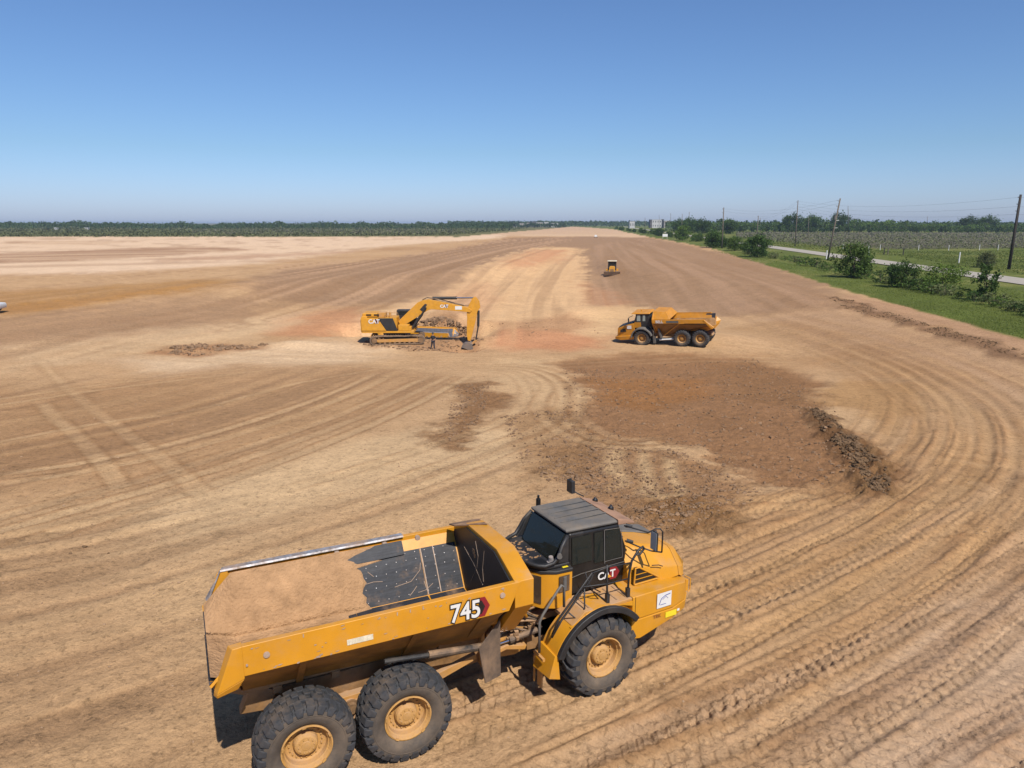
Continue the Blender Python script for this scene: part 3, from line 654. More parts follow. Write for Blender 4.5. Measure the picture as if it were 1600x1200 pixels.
# liner plates inside (far wall, floor, near wall)
def wallp(x, s, lift=.032):   # s: 0 floor centre .. 1 far rail, negative = near side
    t = abs(s); sc = sect(x); sgn = 1 if s >= 0 else -1
    pts = [(0, sc[4][2]), (.75, sc[4][2]), (.92, sc[5][2]), (1.33, sc[6][2]), (sc[7][1], sc[7][2])]
    cum = [0, .40, .49, .74, 1.0]
    for i in range(4):
        if t <= cum[i+1] or i == 3:
            q = (t-cum[i])/(cum[i+1]-cum[i]); y = pts[i][0]+(pts[i+1][0]-pts[i][0])*q; z = pts[i][1]+(pts[i+1][1]-pts[i][1])*q; break
    nx = 0; ny = -.75 if t > .49 else 0; nz = .66 if t > .49 else 1
    return (x, sgn*(y+ny*lift), z+nz*lift)
SP = .88
for a, b, s0, s1 in ((-3.46,-2.1,.50,SP),(-2.09,-.4,.50,SP),(-.39,1.28,.50,SP),(1.32,1.60,.50,SP),(1.61,2.17,.50,SP),(-3.475,-2.1,-.48,.49),(-2.09,-.4,-.48,.49),(-.39,1.28,-.48,.49),(1.32,2.17,-.48,.49),(-3.47,-2.1,-.97,-.49),(-2.09,2.17,-.95,-.49)):
    lp = MB(tb); xx = np.linspace(a, b, 6); ss = np.linspace(s0, s1, 6)
    lp.loft([[wallp(x, s) for s in ss] for x in xx]); lp.build('liner_plate', M_TAIL if s1 < -.4 else M_LIN, truck)
bl = MB(tb)
for x in np.arange(-.3, 2.15, .235):
    for s in (.53, .62, .70, .78, .855):
        p = Vector(wallp(x+.05*math.sin(s*90), s, .03)); bl.cyl(p, p+Vector((0,-.010,.009)), .011, n=6)
bl.build('liner_bolts', M_WEAR, truck)['kind'] = 'stuff'
sc_ = MB(tb)
for pts in ([(.55,.60),(.95,.615),(1.2,.68),(1.24,.73)],[(-.1,.66),(.1,.665),(.3,.655)],[(.86,.52),(.98,.55),(1.06,.575)],[(1.1,.53),(1.25,.535),(1.45,.57)],[(1.3,.50),(1.25,.60)],[(.0,.74),(.12,.70)]):
    sc_.tube([wallp(x, s, .04) for x, s in pts], .008, n=4)
for pts in ([(2.195,.2,3.5),(2.195,.05,3.2),(2.195,.12,2.9),(2.195,.5,2.4)],[(2.195,-.2,2.6),(2.195,.3,2.9),(2.195,.9,3.1)],[(2.195,-.3,3.45),(2.195,-.2,3.0),(2.195,-.25,2.7)]): sc_.tube(pts, .004, n=4)
for x in (1.30, 1.605): sc_.tube([wallp(x, s, .04) for s in (.5,.6,.7,.8,.88)], .016, n=4)
sc_.build('scratches', M_SCR, truck)['kind'] = 'stuff'
ht = MB(tb); ht.lathe([(0,0.001)], n=3) if False else None
pm = MB(tb)
for y0, z0, r0 in ((.32,3.2,.07),(.25,3.12,.05)):
    pm.prism([(y0+r0*(1+.3*math.sin(3*a))*math.cos(a), z0+r0*(1.3+.3*math.cos(2*a))*math.sin(a)) for a in np.linspace(0, 2*PI, 10, endpoint=False)], 2.192, 2.199, axis=0)
pm.build('dirt_spot', M_CRUST, truck)['kind'] = 'stuff'
# crust of packed dirt over the rear of the bed, ragged front edge
cr = MB(tb); ns, nx = 46, 60; S_ = np.linspace(-.47, .995, ns); ringsc = []
for j in range(nx):
    row = []
    for i, s in enumerate(S_):
        e = -.42-.28*max(0, s-.25)**.5*0+.35*float(vnoise(np.array([s*7.0]), np.array([3.3]), 9)[0])+.16*float(vnoise(np.array([s*31.0]), np.array([1.3]), 4)[0])
        if s > .80: e += 2.3*min(1, (s-.80)/.05)*.85 if s > .84 else 1.0
        if s < .45: e = -.55
        e = min(e, .15+.25*math.sin(s*40))
        q = j/(nx-1); x = -3.44+(e+3.44)*q
        th = .035+.03*min(1, (1-q)*6)*(1+.8*float(fbm(np.array([x*3.]), np.array([s*6.]), 3, 8)[0]))
        row.append(wallp(x, s, .03+th*(1 if q < .999 else 0)))
    ringsc.append(row)
cr.loft(ringsc)
cro = cr.build('dirt_crust', M_CRUST, truck, smooth=True)
cl_ = MB(tb)
for k in range(170):
    s_ = random.uniform(-.45, .9); x = random.uniform(-3.3, -.75); q = Vector(wallp(x, s_, .07)); a_ = random.uniform(.008, .035)**1.0
    cl_.add([(q.x+a_*dx*random.uniform(.6,1.3), q.y+a_*dy*random.uniform(.6,1.3), q.z+a_*dz_*random.uniform(.5,1)) for dx, dy, dz_ in ((1,0,0),(0,1,0),(-1,0,0),(0,-1,0),(0,0,1),(0,0,-1))], [(0,1,4),(1,2,4),(2,3,4),(3,0,4),(1,0,5),(2,1,5),(3,2,5),(0,3,5)])
cl_.build('dirt_crumbs', M_CRUST, truck)['kind'] = 'stuff'
scf = MB()
for k in range(46):
    x = random.uniform(-2.8, 2.0); z = random.choice([random.uniform(2.76,2.82), random.uniform(3.2,3.28), random.uniform(2.8,3.25)])+.055*1.806; w_ = random.uniform(.008,.05); h_ = random.uniform(.004,.02)
    if -.0 < x-.75 < 1.1 and 2.9 < z < 3.3: continue
    scf.prism([(x+w_*math.cos(a)*random.uniform(.5,1.2), z+h_*math.sin(a)*random.uniform(.5,1.2)+.1*w_*math.cos(a)) for a in np.linspace(0, 2*PI, 7, endpoint=False)], -1.8105, -1.8085, axis=1)
scf.build('paint_scuffs', M_SCR, truck)['kind'] = 'stuff'
rl = MB(tb)   # worn rail caps
rl.hexa([(-3.05,1.60,3.32),(.95,1.60,3.335),(.95,1.815,3.335),(-2.96,1.815,3.32),(-3.05,1.63,3.352),(.95,1.63,3.366),(.95,1.80,3.366),(-2.96,1.80,3.352)])
rl.hexa([(-3.35,1.58,2.66),(-3.06,1.58,3.31),(-2.97,1.80,3.31),(-3.37,1.80,2.66),(-3.37,1.58,2.70),(-3.08,1.58,3.35),(-2.99,1.80,3.35),(-3.39,1.80,2.70)])
rl.build('worn_rail_cap', M_WEAR, truck)
sk = MB(tb); sk.hexa([(-.2,1.40,2.96),(.9,1.42,2.97),(.9,1.62,3.24),(-.9,1.62,3.23),(-.2,1.38,2.98),(.9,1.40,2.99),(.9,1.60,3.26),(-.9,1.60,3.25)])
sk.build('scuffed_wall_patch', M_LIN, truck)
# marks on the rail: number, hexagon, round plugs, worn sticker
RX = (PI/2, 0, 0); FY = -1.806
def tz(z): return z+.055*1.806
hx = MB(); hc = (1.44, tz(2.985)); hr = .205
hx.prism([(hc[0]+.0,hc[1]+hr),(hc[0]+.13,hc[1]+hr),(hc[0]+.235,hc[1]),(hc[0]+.13,hc[1]-hr),(hc[0],hc[1]-hr)], FY-.002, FY-.006, axis=1); hx.build('number_hexagon', M_RED, truck)
hk = MB(); hk.prism([(hc[0]+.0,hc[1]+hr*.7),(hc[0]+.06,hc[1]+hr*.7),(hc[0]+.13,hc[1]),(hc[0]+.06,hc[1]-hr*.7),(hc[0],hc[1]-hr*.7)], FY-.007, FY-.010, axis=1); hk.build('hexagon_centre', M_BK, truck)
text('number_outline', '745', (.84, FY-.012, tz(2.81)), RX, .52, M_BK, truck, off=.034, sx=.82, shear=.0)
text('number', '745', (.84, FY-.017, tz(2.81)), RX, .52, M_WHITE, truck, off=.010, sx=.82, shear=.0)
for x, z, r in ((1.95,3.13,.055),(-2.52,3.06,.055),(-2.85,2.95,.02)):
    c = MB(); c.cyl((x,FY+.01,tz(z)),(x,FY-.02,tz(z)), r, n=16); c.cyl((x,FY-.02,tz(z)),(x,FY-.024,tz(z)), r*.6, n=12); c.build('rail_plug', M_SCR, truck)
st = MB(); st.box((-1.14, FY-.004, tz(2.86)), (-.66, FY-.001, tz(2.97))); st.build('worn_sticker', mat('faded_sticker', (.72,.66,.50), .7, var=.3, scale=12), truck)
for x in (-1.9, -.2, .05, .3): 
    c = MB(); c.box((x, FY-.003, tz(3.22)), (x+.02, FY-.001, tz(3.29))); c.build('chip', M_SCR, truck)
for x in (.5, 1.3, -.6): fp = MB(tb); fp.cyl((x,1.79,3.24),(x,1.60,3.24),.06,n=14); fp.build('rail_plug', M_SCR, truck)
# rear frame, bogie beams, hoist rams, guards
fr = MB()
for sg in (-1, 1):
    fr.prism([(-2.7,1.35),(-2.7,1.62),(1.6,1.66),(2.3,1.50),(2.3,1.05),(1.7,.98),(-2.5,1.05)], sg*.38, sg*.56, axis=1)
for x in (-2.5,-1.0,.9): fr.box((x-.1,-.38,1.1),(x+.1,.38,1.5))
fr.build('rear_frame', M_FRAME, truck, bev=.01)
for sg in (-1, 1):
    wb = MB(); wb.prism([(-2.15,.80),(-1.25,1.22),(-.7,1.24),(.2,.82),(.15,.66),(-.8,.84),(-2.1,.64)], sg*.66, sg*.84, axis=1)
    wb.cyl((-.97,sg*.5,1.02),(-.97,sg*.98,1.02),.15,n=16); wb.build('bogie_beam', M_YD, truck, bev=.01)
    rm = MB(); rm.cyl((-.35,sg*1.30,2.10),(.55,sg*1.28,1.98),.05,n=12); rm.build('hoist_ram', M_BKF, truck)
    rr = MB(); rr.cyl((.55,sg*1.28,1.98),(1.80,sg*1.22,1.80),.08,n=12); rr.build('hoist_ram_barrel', M_HOSE, truck)
for x in (-1.94, 0):
    ax = MB(); ax.cyl((x,-1.2,.94),(x,1.2,.94),.17,n=16); ax.lathe([(-.3,.001),(-.25,.3),(0,.38),(.25,.3),(.3,.001)], c=(x,0,.94), n=16); ax.build('rear_axle', M_FRAME, truck)
for y in (-.75, .5): lg = MB(); lg.prism([(-3.0,1.4),(-2.5,1.35),(-2.3,1.7),(-2.75,1.95)], y, y+.25); lg.build('tail_hinge', M_FRAME, truck, bev=.01)
hkk = MB(); hkk.cyl((-.97,-.985,1.10),(-.97,-1.10,1.10),.11,n=16); hkk.cyl((-.97,-.985,1.10),(-.97,-1.02,1.10),.15,n=16); hkk.tube([(-1.1,-1.05,1.2),(-1.12,-1.12,1.0),(-.97,-1.14,.93),(-.85,-1.1,1.02)], .025); hkk.build('axle_strut_joint', M_MECH, truck)
ba = MB(); ba.prism([(-1.6,1.05),(-.3,1.22),(.9,1.30),(1.7,1.5),(1.72,1.38),(.9,1.12),(-.4,1.0),(-1.6,.92)], -.98, -.86, axis=1); ba.build('side_beam', M_YD, truck, bev=.008)
for sg in (-1, 1):
    mf = MB(); mf.hexa([(1.74,sg*1.36,1.04),(2.14,sg*1.24,1.04),(2.15,sg*1.26,1.04),(1.75,sg*1.38,1.04),(1.62,sg*1.32,1.86),(2.16,sg*1.18,2.30),(2.17,sg*1.20,2.30),(1.63,sg*1.34,1.86)])
    mf.build('mud_flap', mat('flap_rubber', (.10,.07,.05), .8, var=.3, dust=.3, streak=(3,3,.5)) if sg < 0 else bpy.data.materials['flap_rubber'], truck)
for i, (x, sg) in enumerate(((-1.939,-1),(0,-1),(-1.939,1),(0,1))):
    wheel('wheel', (x, sg*(1.70-.37), .94), truck, face=sg)
# hitch and articulation clutter
ht = MB(); ht.prism([(1.95,1.05),(1.95,1.75),(2.35,1.85),(2.55,1.55),(2.55,1.0),(2.3,.8)], -.52, .52, axis=1)
ht.cyl((2.75,0,.75),(2.75,0,1.85),.16,n=18); ht.prism([(2.4,1.5),(2.9,1.5),(3.3,1.65),(3.3,1.8),(2.9,1.72),(2.4,1.72)], -.3, .3, axis=1); ht.prism([(2.4,.85),(2.9,.80),(3.4,.95),(3.4,1.08),(2.9,.98),(2.4,1.05)], -.38, .38, axis=1)
ht.box((1.93,-.72,.95),(2.02,.72,1.95)); ht.build('hitch', M_YD, truck, bev=.02)
for k in range(3):
    hh = MB(); z = 1.18+.2*k; hh.prism([(2.08,z),(2.5,z+.10),(2.95,z-.02),(3.0,z+.08),(2.5,z+.20),(2.08,z+.10)], -.80+.07*k, -.40, axis=1); hh.build('hitch_lug', M_YD, truck, bev=.012)
rc = MB(); rc.cyl((2.15,-.78,1.45),(2.62,-.80,1.50),.032,n=12); rc.build('steering_rod', M_CHR, truck)
rc = MB(); rc.cyl((2.60,-.80,1.50),(3.25,-.78,1.56),.07,n=12); rc.cyl((2.56,-.80,1.495),(2.66,-.80,1.505),.085,n=12); rc.build('steering_cylinder', M_HOSE, truck)
for k in range(44):
    a = Vector((2.2+random.random()*.35, -.85+random.random()*.7, 1.5+random.random()*.55)); b = Vector((2.9+random.random()*.5, -.85+random.random()*.8, 1.35+random.random()*.85))
    m_ = (a+b)/2+Vector((random.uniform(-.15,.15), random.uniform(-.15,.1), random.uniform(.1,.42)))
    c = [a*(1-t)**2+m_*2*t*(1-t)+b*t*t for t in np.linspace(0,1,9)]
    h_ = MB(); h_.tube(c, .016+.012*random.random(), n=6); h_.build('hose', (M_HOSE, M_MECH, M_HOSE, M_GREY)[k % 4], truck, smooth=True)
vb = MB()
for k in range(40):
    x = 2.45+random.random()*.75; y = -.9+random.random()*.7; z = 1.45+random.random()*.55; s = .018+.03*random.random(); vb.box((x-s,y-s,z-s),(x+s,y+s,z+s*1.4))
vb.build('valve_blocks', M_MECH, truck, bev=.008)['kind'] = 'stuff'
yh = MB(); yh.tube([(2.45,-.55,2.55),(2.62,-.7,2.52),(2.80,-.82,2.35),(2.95,-.88,2.0)], .035, n=8); yh.build('yellow_pipe', M_Y, truck, smooth=True)
bh = MB(); bh.cyl((2.42,-.5,2.50),(2.50,-.72,2.55),.09,n=12)
for k in range(5): bh.tube([(2.50+.03*k,-.72,2.5),(2.56+.05*k,-.86,2.15),(2.52+.04*k,-.84+.03*k,1.75)], .017, n=6)
bh.build('hose_bundle', M_GREY, truck, smooth=True)

# ---- front unit, turned a few degrees about the hitch
fu = []
def F(o):
    c, s = math.cos(DTH), math.sin(DTH); o.location = (PIV-c*PIV, -s*PIV, 0); o.rotation_euler = (0, 0, DTH); return o
def FT(o):
    l = Vector(o.location); c, s = math.cos(DTH), math.sin(DTH); x, y = l.x-PIV, l.y
    o.location = (PIV+c*x-s*y, s*x+c*y, l.z); o.rotation_euler = (o.rotation_euler[0], 0, DTH); return o
def FB(mb, name, m, **k): return F(mb.build(name, m, truck, **k))
XF = 4.483
for sg in (-1, 1):
    w = wheel('wheel', (0,0,0), truck, face=sg, style='traction')
    c, s = math.cos(DTH), math.sin(DTH); x, y = XF-PIV, sg*1.33
    w.location = (PIV+c*x-s*y, s*x+c*y, .94); w.rotation_euler = (0, 0, DTH)
cf = MB()
for sg in (-1, 1): cf.prism([(3.1,.95),(3.1,1.75),(6.6,1.7),(7.0,1.3),(6.9,1.0),(4.0,.85)], sg*.35, sg*.55, axis=1)
cf.cyl((XF,-1.2,.94),(XF,1.2,.94),.17,n=14); cf.box((3.3,-.55,1.2),(6.4,.55,1.6)); FB(cf, 'front_frame', M_FRAME)
# fenders
for sg in (-1, 1):
    def arc(r0, a0, a1, n=18): return [(XF+(r0-.14*max(0, 1-(a-R(44))/.9))*math.cos(a), .94+(r0-.14*max(0, 1-(a-R(44))/.9))*math.sin(a)*.97) for a in np.linspace(a0, a1, n)]
    A0, A1 = R(47), R(162)
    f = MB(); outer = arc(1.34, A0, A1); inner = arc(1.27, A0, A1)[::-1]
    # band in y from 1.08 to 1.70
    n = len(outer); ring = outer+inner
    f.prism(ring, sg*1.02, sg*1.62, axis=1); FB(f, 'fender', M_YD if False else M_Y, bev=.01)
    e = MB(); ring2 = arc(1.345, A0-.05, A1)+arc(1.20, A0-.05, A1)[::-1]; e.prism(ring2, sg*1.625, sg*1.745, axis=1); FB(e, 'fender_lip', M_BKF, bev=.02)
    sk2 = MB(); sk2.hexa([(2.98,sg*1.02,.86),(3.28,sg*1.02,.80),(3.30,sg*1.66,.80),(3.02,sg*1.66,.90),(3.16,sg*1.02,1.42),(3.24,sg*1.02,1.40),(3.24,sg*1.66,1.36),(3.16,sg*1.66,1.40)]); FB(sk2, 'fender_tail', M_Y, bev=.01)
    # filler panel between fender and deck
    dk = MB(); dk.prism([(3.62,1.95),(3.95,2.20),(5.22,2.20),(5.22,2.13),(3.95,2.13),(3.66,1.90)], sg*.86, sg*1.60, axis=1); FB(dk, 'deck', M_YD, bev=.01)
    sp_ = MB(); sp_.prism([(3.98,2.125),(5.22,2.125),(5.22,1.75),(5.45,1.5),(5.6,1.9),(5.24,2.0)] if False else [(3.60,1.80),(3.98,2.13),(5.23,2.13),(5.23,2.06),(5.15,1.98),(4.48,2.28-.0) ] if False else [(3.58,1.93),(3.95,2.13),(5.22,2.13),(5.22,2.02),(4.9,2.12),(4.0,2.10)], sg*1.56, sg*1.618, axis=1); FB(sp_, 'deck_edge', M_Y)
    stp = MB(); 
    for z in (.45, .85, 1.2): stp.box((2.98,sg*1.05,z),(3.04,sg*1.45,z+.06)) if z > 1 else None
    stp.box((3.06,sg*1.08,.42),(3.10,sg*1.26,.84)); stp.box((3.02,sg*.98,.46),(3.05,sg*1.02,1.1)); FB(stp, 'access_step', M_YD)
# deck texture details
dg = MB()
for i in range(5): dg.box((4.1+.25*i,-1.5,2.204),(4.13+.25*i,-.95,2.214))
FB(dg, 'deck_tread', M_MECH)
# nose: lower side body with chamfered front, then hood with slanted shoulders
nb = MB(); Lr = []
def nring(x, yb, yt, zb, zt): return [(x,-yb,zb),(x,-yt,zt),(x,yt,zt),(x,yb,zb)]
nb.loft([nring(5.24,1.60,1.60,1.62,2.20), nring(6.45,1.58,1.56,1.62,2.18), nring(6.95,1.42,1.40,1.62,2.06), nring(7.22,1.16,1.12,1.62,1.98)], closed=True)
FB(nb, 'nose_side', M_Y, bev=.02)
nl = MB(); nl.loft([nring(5.24,1.585,1.60,1.15,1.605), nring(5.5,1.585,1.60,1.10,1.605), nring(6.45,1.57,1.58,1.34,1.605), nring(6.97,1.40,1.42,1.38,1.605), nring(7.25,1.12,1.16,1.40,1.605)], closed=True)
FB(nl, 'bumper_skirt', M_Y, bev=.015)
hoodx = [(5.52,3.02,.66,2.60,1.02),(5.9,2.96,.70,2.58,1.10),(6.5,2.82,.72,2.46,1.16),(7.0,2.66,.70,2.34,1.10)]
hr_ = []
for x, zt, yt, zs, ysd in hoodx:
    hr_.append([(x,-ysd-.03,2.10),(x,-ysd,zs-.18),(x,-ysd+.04,zs-.02),(x,-yt-.05,zt-.03),(x,-yt+.06,zt+.02),(x,0,zt+.035),(x,yt-.06,zt+.02),(x,yt+.05,zt-.03),(x,ysd-.04,zs-.02),(x,ysd,zs-.18),(x,ysd+.03,2.10)])
hm = MB(); hm.loft(hr_, closed=True); FB(hm, 'hood', M_Y, bev=.02, ang=9)
ng = MB(); q = [(x,y,z) for x,y,z in hr_[-1]]; 
ng.loft([[(7.012,y*.995,z-.0) for x,y,z in q], [(7.10,y*.98,z-.06) for x,y,z in q], [(7.24,y*.9,(z-.10 if z > 2.2 else z-.08)) for x,y,z in q], [(7.30,y*.86,(2.28 if z > 2.25 else 1.95)) for x,y,z in q]], closed=True)
FB(ng, 'nose_cap', M_Y, bev=.015, ang=12)
gr = MB()
for k in range(7): gr.box((7.20,-.7,1.66+.085*k),(7.33,.7,1.70+.085*k))
FB(gr, 'grille', M_BKF)
hd2 = MB(); hd2.prism([(5.9,.42),(6.9,.30),(6.9,-.30),(5.9,-.42)] if False else [(5.6,.10),(6.9,.02),(7.0,.45),(6.6,.6),(5.6,.62)], 2.90, 3.0, axis=2)
fdk = MB(); fdk.hexa([(6.1,.05,2.94),(7.05,.05,2.70),(7.05,.62,2.70),(6.1,.62,2.92),(6.1,.08,2.99),(7.10,.08,2.74),(7.10,.60,2.74),(6.1,.60,2.97)])
FB(fdk, 'exhaust_cover', M_GREY, bev=.03)
# hood side vent (dark triangle with mesh)
vt = MB(); vt.prism([(5.60,2.24),(5.62,2.62),(5.72,2.62),(6.28,2.26),(6.28,2.22)], -1.165, -1.10, axis=1); FB(vt, 'hood_vent', M_BK)
vb2 = MB()
for a in ((5.60,2.34,6.15,2.34),(5.60,2.46,5.96,2.46)): vb2.tube([(a[0],-1.17,a[1]),(a[2],-1.17,a[3])], .01, n=4)
vb2.tube([(5.60,-1.172,2.24),(5.62,-1.172,2.63),(5.73,-1.172,2.63),(6.30,-1.172,2.26),(6.30,-1.172,2.22),(5.6,-1.172,2.22)], .022, n=6); FB(vb2, 'vent_frame', M_Y)
hdl = MB(); hdl.tube([(6.12,-1.15,2.58),(6.3,-1.18,2.56),(6.42,-1.18,2.50)], .012); FB(hdl, 'hood_latch', M_BKF)
# lamps
for sg in (-1, 1):
    l1 = MB(); l1.hexa([(7.10,sg*1.02,1.86),(7.285,sg*.84,1.86),(7.275,sg*.78,1.86),(7.08,sg*.96,1.86),(7.05,sg*1.02,2.06),(7.23,sg*.82,2.06),(7.22,sg*.78,2.06),(7.03,sg*.96,2.06)]); FB(l1, 'headlight', M_LENS)
    l2 = MB(); l2.box((7.22,sg*1.0,1.62),(7.30,sg*1.14,1.92)); l2.tube([(7.28,sg*1.16,1.60),(7.34,sg*1.16,1.65),(7.34,sg*1.16,1.95),(7.28,sg*1.02,1.97)], .015); FB(l2, 'lamp_guard', M_Y, bev=.01)
# panel gaps
gp = MB(); gp.box((5.31,-1.603,1.62),(5.322,-1.598,2.19)); FB(gp, 'panel_seam', M_BK)
# company sticker with a blue roof-like line drawing, yellow label, small dark text
FYF = -1.604
s1 = MB(); s1.box((5.94,FYF-.002,1.73),(6.36,FYF,2.10)); FB(s1, 'company_sticker', M_WHITE)
s2 = MB(); s2.tube([(6.00,FYF-.004,1.82),(6.06,FYF-.004,1.96),(6.17,FYF-.004,2.02),(6.32,FYF-.004,2.04)], .010, n=4); s2.tube([(6.10,FYF-.004,1.93),(6.20,FYF-.004,1.99),(6.26,FYF-.004,1.93)], .006, n=4); s2.box((6.04,FYF-.005,1.80),(6.20,FYF-.003,1.815)); FB(s2, 'sticker_drawing', M_BLUE)
s3 = MB(); s3.box((6.22,FYF+.008,1.42),(6.55,FYF+.014,1.56)); FB(s3, 'yellow_label', M_LY)
s4 = MB(); s4.box((6.57,FYF+.010,1.50),(6.64,FYF+.014,1.56)); FB(s4, 'white_label', M_WHITE)
FT(text('unit_number', 'TRK', (5.84, FYF-.004, 1.50), RX, .13, mat('dark_red_ink', (.30,.10,.03), .6), truck))
# cab
cb = MB(); cb.loft([[(4.02,-.84,2.18),(5.50,-.86,2.18),(5.62,.86,2.18),(4.02,.84,2.18)], [(4.0,-.86,3.0),(5.58,-.88,3.0),(5.60,.88,3.0),(4.0,.86,3.0)], [(4.02,-.80,3.68),(5.38,-.82,3.64),(5.38,.82,3.64),(4.02,.80,3.68)]], closed=True)
FB(cb, 'cab', M_BK, bev=.05)
rf = MB(); rf.loft([[(3.96,-.78,3.70),(5.34,-.80,3.66),(5.34,.80,3.66),(3.96,.78,3.70)], [(3.94,-.80,3.76),(5.34,-.82,3.72),(5.34,.82,3.72),(3.94,.80,3.76)], [(4.0,-.72,3.80),(5.30,-.74,3.77),(5.30,.74,3.77),(4.0,.72,3.80)]], closed=True)
FB(rf, 'cab_roof', M_GREY, bev=.02)
rg = MB()
for y in (-.42,-.14,.14,.42): rg.box((4.04,y-.012,3.797),(5.28,y+.012,3.812))
FB(rg, 'roof_ridge', M_GREY)
vs = MB(); vs.loft([[(5.36,-.82,3.62),(5.36,-.80,3.755),(5.36,.80,3.755),(5.36,.82,3.62)], [(5.7,-.78,3.58),(5.7,-.74,3.66),(5.7,.74,3.66),(5.7,.78,3.58)], [(5.92,-.70,3.50),(5.94,-.66,3.54),(5.94,.66,3.54),(5.92,.70,3.50)]], closed=True)
FB(vs, 'roof_visor', mat('dusty_brown_plastic', (.20,.11,.07), .8, dust=.75, dcol=(.42,.24,.15)), bev=.02)
# cab side windows and door
for sg in (-1, 1):
    for x0, x1, zz in ((4.06,4.60,2.95),(4.66,4.92,2.86),(4.97,5.42,2.86)):
        g = MB(); yb = lambda z: sg*(.872-(.052*(z-3.0)/.66 if z > 3 else 0)+.006+(.0))
        g.hexa([(x0,yb(zz)-.004,zz),(x1,yb(zz)-.004,zz),(x1,yb(zz)+sg*.012,zz),(x0,yb(zz)+sg*.012,zz),(x0+.01,yb(3.58)-.004,3.58),(x1-.04*(x1>5.2)-.02,yb(3.58)-.004,3.58),(x1-.04*(x1>5.2)-.02,yb(3.58)+sg*.012,3.58),(x0+.01,yb(3.58)+sg*.012,3.58)])
        FB(g, 'window', M_GL)
    g = MB(); g.tube([(4.04,sg*.90,2.66),(4.3,sg*.90,2.70),(5.5,sg*.905,2.72)], .008, n=4); g.tube([(4.94,sg*.895,2.8),(4.94,sg*.85,3.6)], .012, n=4); g.tube([(4.93,sg*.895,2.84),(5.44,sg*.895,2.84),(5.42,sg*.85,3.56),(4.95,sg*.85,3.6)], .008, n=4); FB(g, 'door_seam', M_GREY)
ws = MB(); ws.hexa([(5.585,-.78,2.6),(5.60,.78,2.6),(5.62,.78,2.6),(5.605,-.78,2.6),(5.40,-.74,3.58),(5.40,.74,3.58),(5.42,.74,3.58),(5.42,-.74,3.58)]); FB(ws, 'windscreen', M_GL)
# rear window and moulded shelf behind the cab
rw = MB(); rw.hexa([(3.66,-.66,3.06),(3.66,.66,3.06),(3.63,.66,3.07),(3.63,-.66,3.07),(3.985,-.72,3.66),(3.985,.72,3.66),(3.955,.72,3.67),(3.955,-.72,3.67)]); FB(rw, 'rear_window', M_GL)
shf = []
for t in np.linspace(0, 1, 13):
    a = PI*(t-.5)*1.0; shf.append((3.68-.62*math.cos(a)**.6 if abs(a) < PI/2-.01 else 3.68, -.88*math.sin(a)*-1))
sh = MB(); sh.prism([(x, y) for x, y in shf]+[(4.0,.88),(4.0,-.88)], 2.98, 3.05, axis=2); FB(sh, 'rear_shelf', M_BKF, bev=.02)
rim_ = MB(); rim_.tube([(3.98,-.80,3.66),(3.80,-.86,3.46),(3.70,-.90,3.26),(3.58,-.88,3.12)]+[(x-.02,y,3.08) for x, y in shf[1:-1]]+[(3.58,.88,3.12),(3.70,.90,3.26),(3.80,.86,3.46),(3.98,.80,3.66)], .045, n=8); FB(rim_, 'shelf_rim', M_BKF, smooth=True)
for sg in (-1, 1):
    fn = MB(); fn.prism([(3.98,3.66),(3.80,3.44),(3.70,3.24),(3.56,3.08),(3.98,3.05)], sg*.80, sg*.86, axis=1); FB(fn, 'shelf_side', M_BKF, bev=.01)
dtp = MB()
for k in range(60):
    x = random.uniform(3.15,3.6); y = random.uniform(-.35,.75); r_ = random.uniform(.004,.032); dtp.prism([(x+r_*1.8*math.cos(a)*random.uniform(.6,1.2), y+r_*math.sin(a)*random.uniform(.6,1.2)) for a in np.linspace(0,2*PI,8,endpoint=False)], 3.052, 3.062, axis=2)
FB(dtp, 'shelf_dirt', M_CRUST)['kind'] = 'stuff'
sg_ = MB()
for i in range(5):
    for j in range(5): sg_.box((3.30+.05*i,-.66+.05*j,3.052),(3.335+.05*i,-.63+.05*j,3.058))
FB(sg_, 'shelf_grating', M_BK)['kind'] = 'stuff'
# engine and filter enclosure under the shelf
def cor(z, e=0): return [(3.10-e,.60,z),(3.10-e,-.20,z),(3.16-e,-.48,z),(3.34-e*.5,-.76-e,z),(3.62,-.92-e,z),(4.03,-.95-e,z),(4.03,.90,z),(3.3,.90,z)]
bx = MB(); bx.loft([cor(2.02), cor(2.86)], closed=True); FB(bx, 'rear_enclosure', M_Y, bev=.015)
ld = MB(); ld.loft([cor(2.865,.02), cor(2.93,.02), [(x*.995+.02,y*.93,2.965) for x,y,z in cor(2.95)]], closed=True); FB(ld, 'enclosure_lid', M_BKF, bev=.01)
w1 = MB(); w1.hexa([(3.16,-.484,2.14),(3.335,-.762,2.14),(3.325,-.77,2.14),(3.15,-.49,2.14),(3.16,-.484,2.80),(3.335,-.762,2.80),(3.325,-.77,2.80),(3.15,-.49,2.80)])
w1.hexa([(3.09,.10,2.14),(3.09,-.20,2.14),(3.085,-.20,2.14),(3.085,.10,2.14),(3.09,.10,2.80),(3.09,-.20,2.80),(3.085,-.20,2.80),(3.085,.10,2.80)])
w1.hexa([(3.098,-.205,2.14),(3.155,-.475,2.14),(3.146,-.478,2.14),(3.089,-.207,2.14),(3.098,-.205,2.80),(3.155,-.475,2.80),(3.146,-.478,2.80),(3.089,-.207,2.80)])
FB(w1, 'grille_panel', mat('dark_mesh', (.06,.035,.018), .7, dust=.25))
w2 = MB(); w2.box((3.68,-.962,2.42),(3.95,-.955,2.80)); FB(w2, 'side_window', bpy.data.materials['dark_mesh'])
